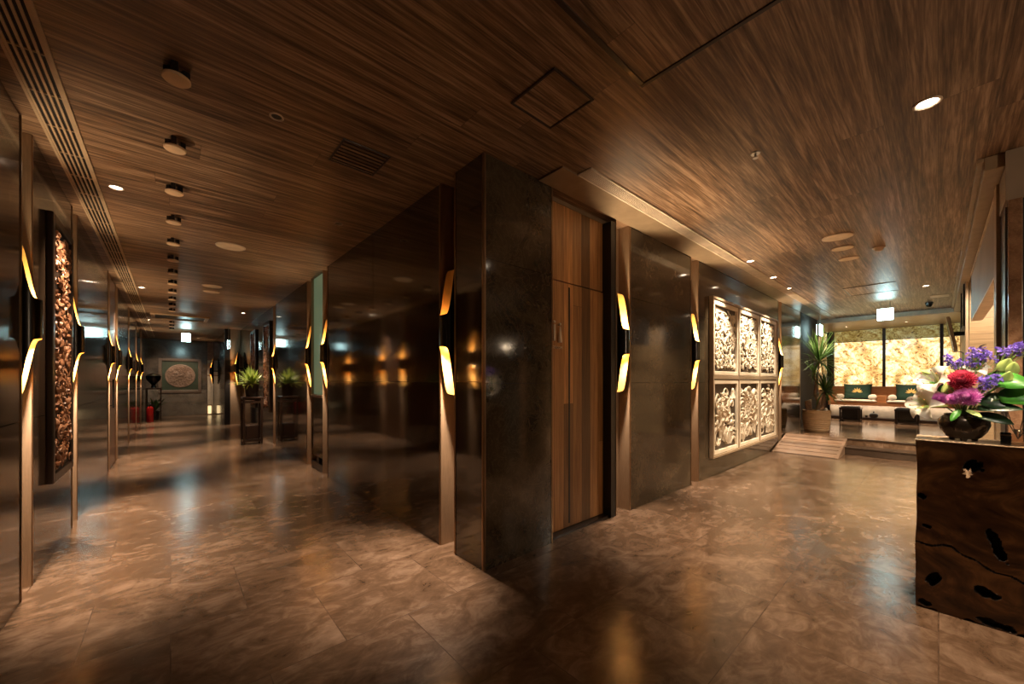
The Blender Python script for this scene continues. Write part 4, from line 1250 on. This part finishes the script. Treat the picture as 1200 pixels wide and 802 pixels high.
def big_leaf(top, d, L, W, mat, label, droop=.5, n=(0,0,1)):
    top = Vector(top)
    r = empty('leaf', top, 0, label, 'leaf', 'loose leaves of the counter bouquet')
    b = MB(); b.blade((0,0,0), d, L, W, droop, nrm=n, seg=9, fold=.22); b.build('leaf_blade', mat, r, smooth=True, solid=.0012)
    b = MB(); stem_to(b, top, .0026); b.xform(Matrix.Translation(-top)); b.build('stalk', M['stem'], r, smooth=True)
big_leaf(P(1163,449,-.02), (-.35,-1,.15), .13, .10, M['leaf'], 'broad glossy green leaf at right of bouquet, upper one', .55, (-.8,0,.6))
big_leaf(P(1170,468,-.04), (-.2,-1,.45), .14, .11, M['leaf'], 'broad bright green leaf at the right frame edge, lower one', .9, (-.8,0,.6))
big_leaf(P(1157,445,.02), (-.1,-1,.35), .10, .06, M['leaf'], 'green leaf rising behind the purple statice on right', .4, (-.8,0,.6))
big_leaf(P(1145,480,-.05), (-.35,-1,.1), .15, .085, M['leaf_dark'], 'long dark green leaf sweeping right above the vase', .1, (-.5,0,.9))
big_leaf(P(1143,487,-.07), (-.3,-1,-.1), .13, .07, M['leaf_dark'], 'dark green leaf hanging over the right shoulder of vase', .35, (-.6,0,.8))
big_leaf(P(1150,470,-.02), (-.4,-1,-.05), .11, .10, M['leaf_dark'], 'wide dark green leaf under the statice, right of magenta bloom', .3, (-.8,0,.6))
big_leaf(P(1172,438,.0), (-.1,-.35,1), .075, .05, M['leaf_pale'], 'pale lime leaf standing up below the right statice', .3, (-1,0,.1))
big_leaf(P(1183,443,-.01), (-.1,-.1,1), .075, .045, M['leaf_pale'], 'pale lime leaf upright between broad green leaves', .4, (-1,0,.1))
big_leaf(P(1176,450,-.03), (-.2,-.2,1), .06, .04, M['leaf_pale'], 'small pale lime leaf in front of upper broad leaf', .4, (-1,0,.1))
big_leaf(P(1112,477,-.08), (-.3,1,-.05), .12, .030, M['leaf_pale'], 'pale narrow leaf reaching left under lowest lily', .2, (-.5,0,.9))
big_leaf(P(1125,482,-.09), (-.45,.4,-.5), .075, .030, M['leaf'], 'narrow green leaf curling down over the vase front', .5, (-1,0,.3))
big_leaf(P(1133,482,-.09), (-.5,-.6,-.2), .07, .028, M['leaf_pale'], 'narrow pale leaf lying over the vase shoulder', .4, (-.6,0,.8))
big_leaf(P(1120,447,-.02), (-.3,.6,-.7), .09, .035, M['leaf_pale'], 'pale green lily bud leaf left of crimson bloom', .3, (-1,0,.2))
big_leaf(P(1107,441,-.02), (-.2,.9,.3), .10, .030, M['leaf_pale'], 'long pale bud leaf above the tallest lily', .1, (-.8,0,.6))
big_leaf(P(1106,462,-.02), (-.3,.5,.8), .085, .035, M['leaf'], 'green leaf between tallest lily and crimson bloom', .4, (-1,0,.2))
for k,(px,py) in enumerate([(1130,415),(1149,409)]):
    big_leaf(P(px,py,.02), (-.2,.6-1.0*k,.3), .03, .02, M['dark_wood'], ['small dried brown leaf at top left of bouquet','small dried brown leaf at the very top of bouquet'][k], .3)

# reed diffuser and small dark holder
r = empty('reed_diffuser', (3.13, -.262, CT), 0, 'small glass bottle with dark reeds at right of counter top', 'diffuser')
m, nt, bb = newmat('clear_amber_glass'); bb.inputs['Base Color'].default_value = (.75,.55,.38,1); bb.inputs['Roughness'].default_value = .05; bb.inputs['Transmission Weight'].default_value = .9
b = MB(); b.box((-.022,-.022,0),(.022,.022,.055)); b.lathe([(.012,.055),(.012,.07),(.015,.072),(.015,.078),(.0001,.078)], 16); b.build('bottle', m, r, bevel=.003)
b = MB()
for k,(dx,dy) in enumerate([(-.02,.05),(.02,.03),(.0,-.02),(-.02,-.06),(.03,-.04)]): b.tube([(0,0,.03),(dx,dy,.16)], .0016, 6)
b.build('reeds', M['dark_wood'], r)
r = empty('candle_holder', (3.10, -.222, CT), 0, 'small square dark holder beside the reed diffuser on counter', 'holder')
b = MB(); b.box((-.016,-.016,0),(.016,.016,.062)); b.build('body', M['black_metal'], r, bevel=.003)
b = MB(); b.box((-.0175,-.0175,.046),(.0175,.0175,.052)); b.build('band', M['trim'], r)

# ------------------------------------------------------------------ more light: reception lamps out of sight, and added fill lights
spot((2.0,-.45,2.66), (1.13,.36,-1.36), 20, 22, .8, (1,.84,.68), .04)  # added narrow spot that brightens the bouquet, no fitting
spot((7.5,-.62,2.6), (.92,.16,-.85), 22, 80, .8, (1,.78,.55), .05)  # added wash light that lifts the plank wall out of darkness
spot((6.2,-1.4,2.66), (0,0,-1), 170, 140, .8, (1,.78,.55), .08)
spot((5.2,-2.6,2.66), (0,0,-1), 150, 140, .8, (1,.78,.55), .08)
point((2.4,-2.6,2.0), 68, (1,.74,.48), .035)  # added fill behind the camera for the door and near ceiling

w = bpy.data.worlds.new('world'); scene.world = w; w.use_nodes = True
w.node_tree.nodes['Background'].inputs[0].default_value = (.02,.014,.01,1); w.node_tree.nodes['Background'].inputs[1].default_value = .3

# ------------------------------------------------------------------ camera and view
cd = bpy.data.cameras.new('camera'); cam = bpy.data.objects.new('camera', cd); col.objects.link(cam)
cd.sensor_fit = 'HORIZONTAL'; cd.sensor_width = 36; cd.lens = 447.2*36/1200; cd.shift_y = 46/1200; cd.clip_start = .05; cd.clip_end = 100
cam.location = (0,0,EYE)
cam.rotation_euler = (PI/2, 0, math.atan2(.7453,.6667)-PI/2)
scene.camera = cam
scene.view_settings.view_transform = 'Standard'; scene.view_settings.look = 'None'
scene.view_settings.exposure = 0.1; scene.view_settings.gamma = 1.0; scene.view_settings.use_curve_mapping = False
cy = scene.cycles
cy.use_denoising = True
cy.max_bounces = 10; cy.diffuse_bounces = 5; cy.glossy_bounces = 6; cy.transmission_bounces = 6
cy.sample_clamp_indirect = 6.0; cy.caustics_reflective = False; cy.caustics_refractive = False
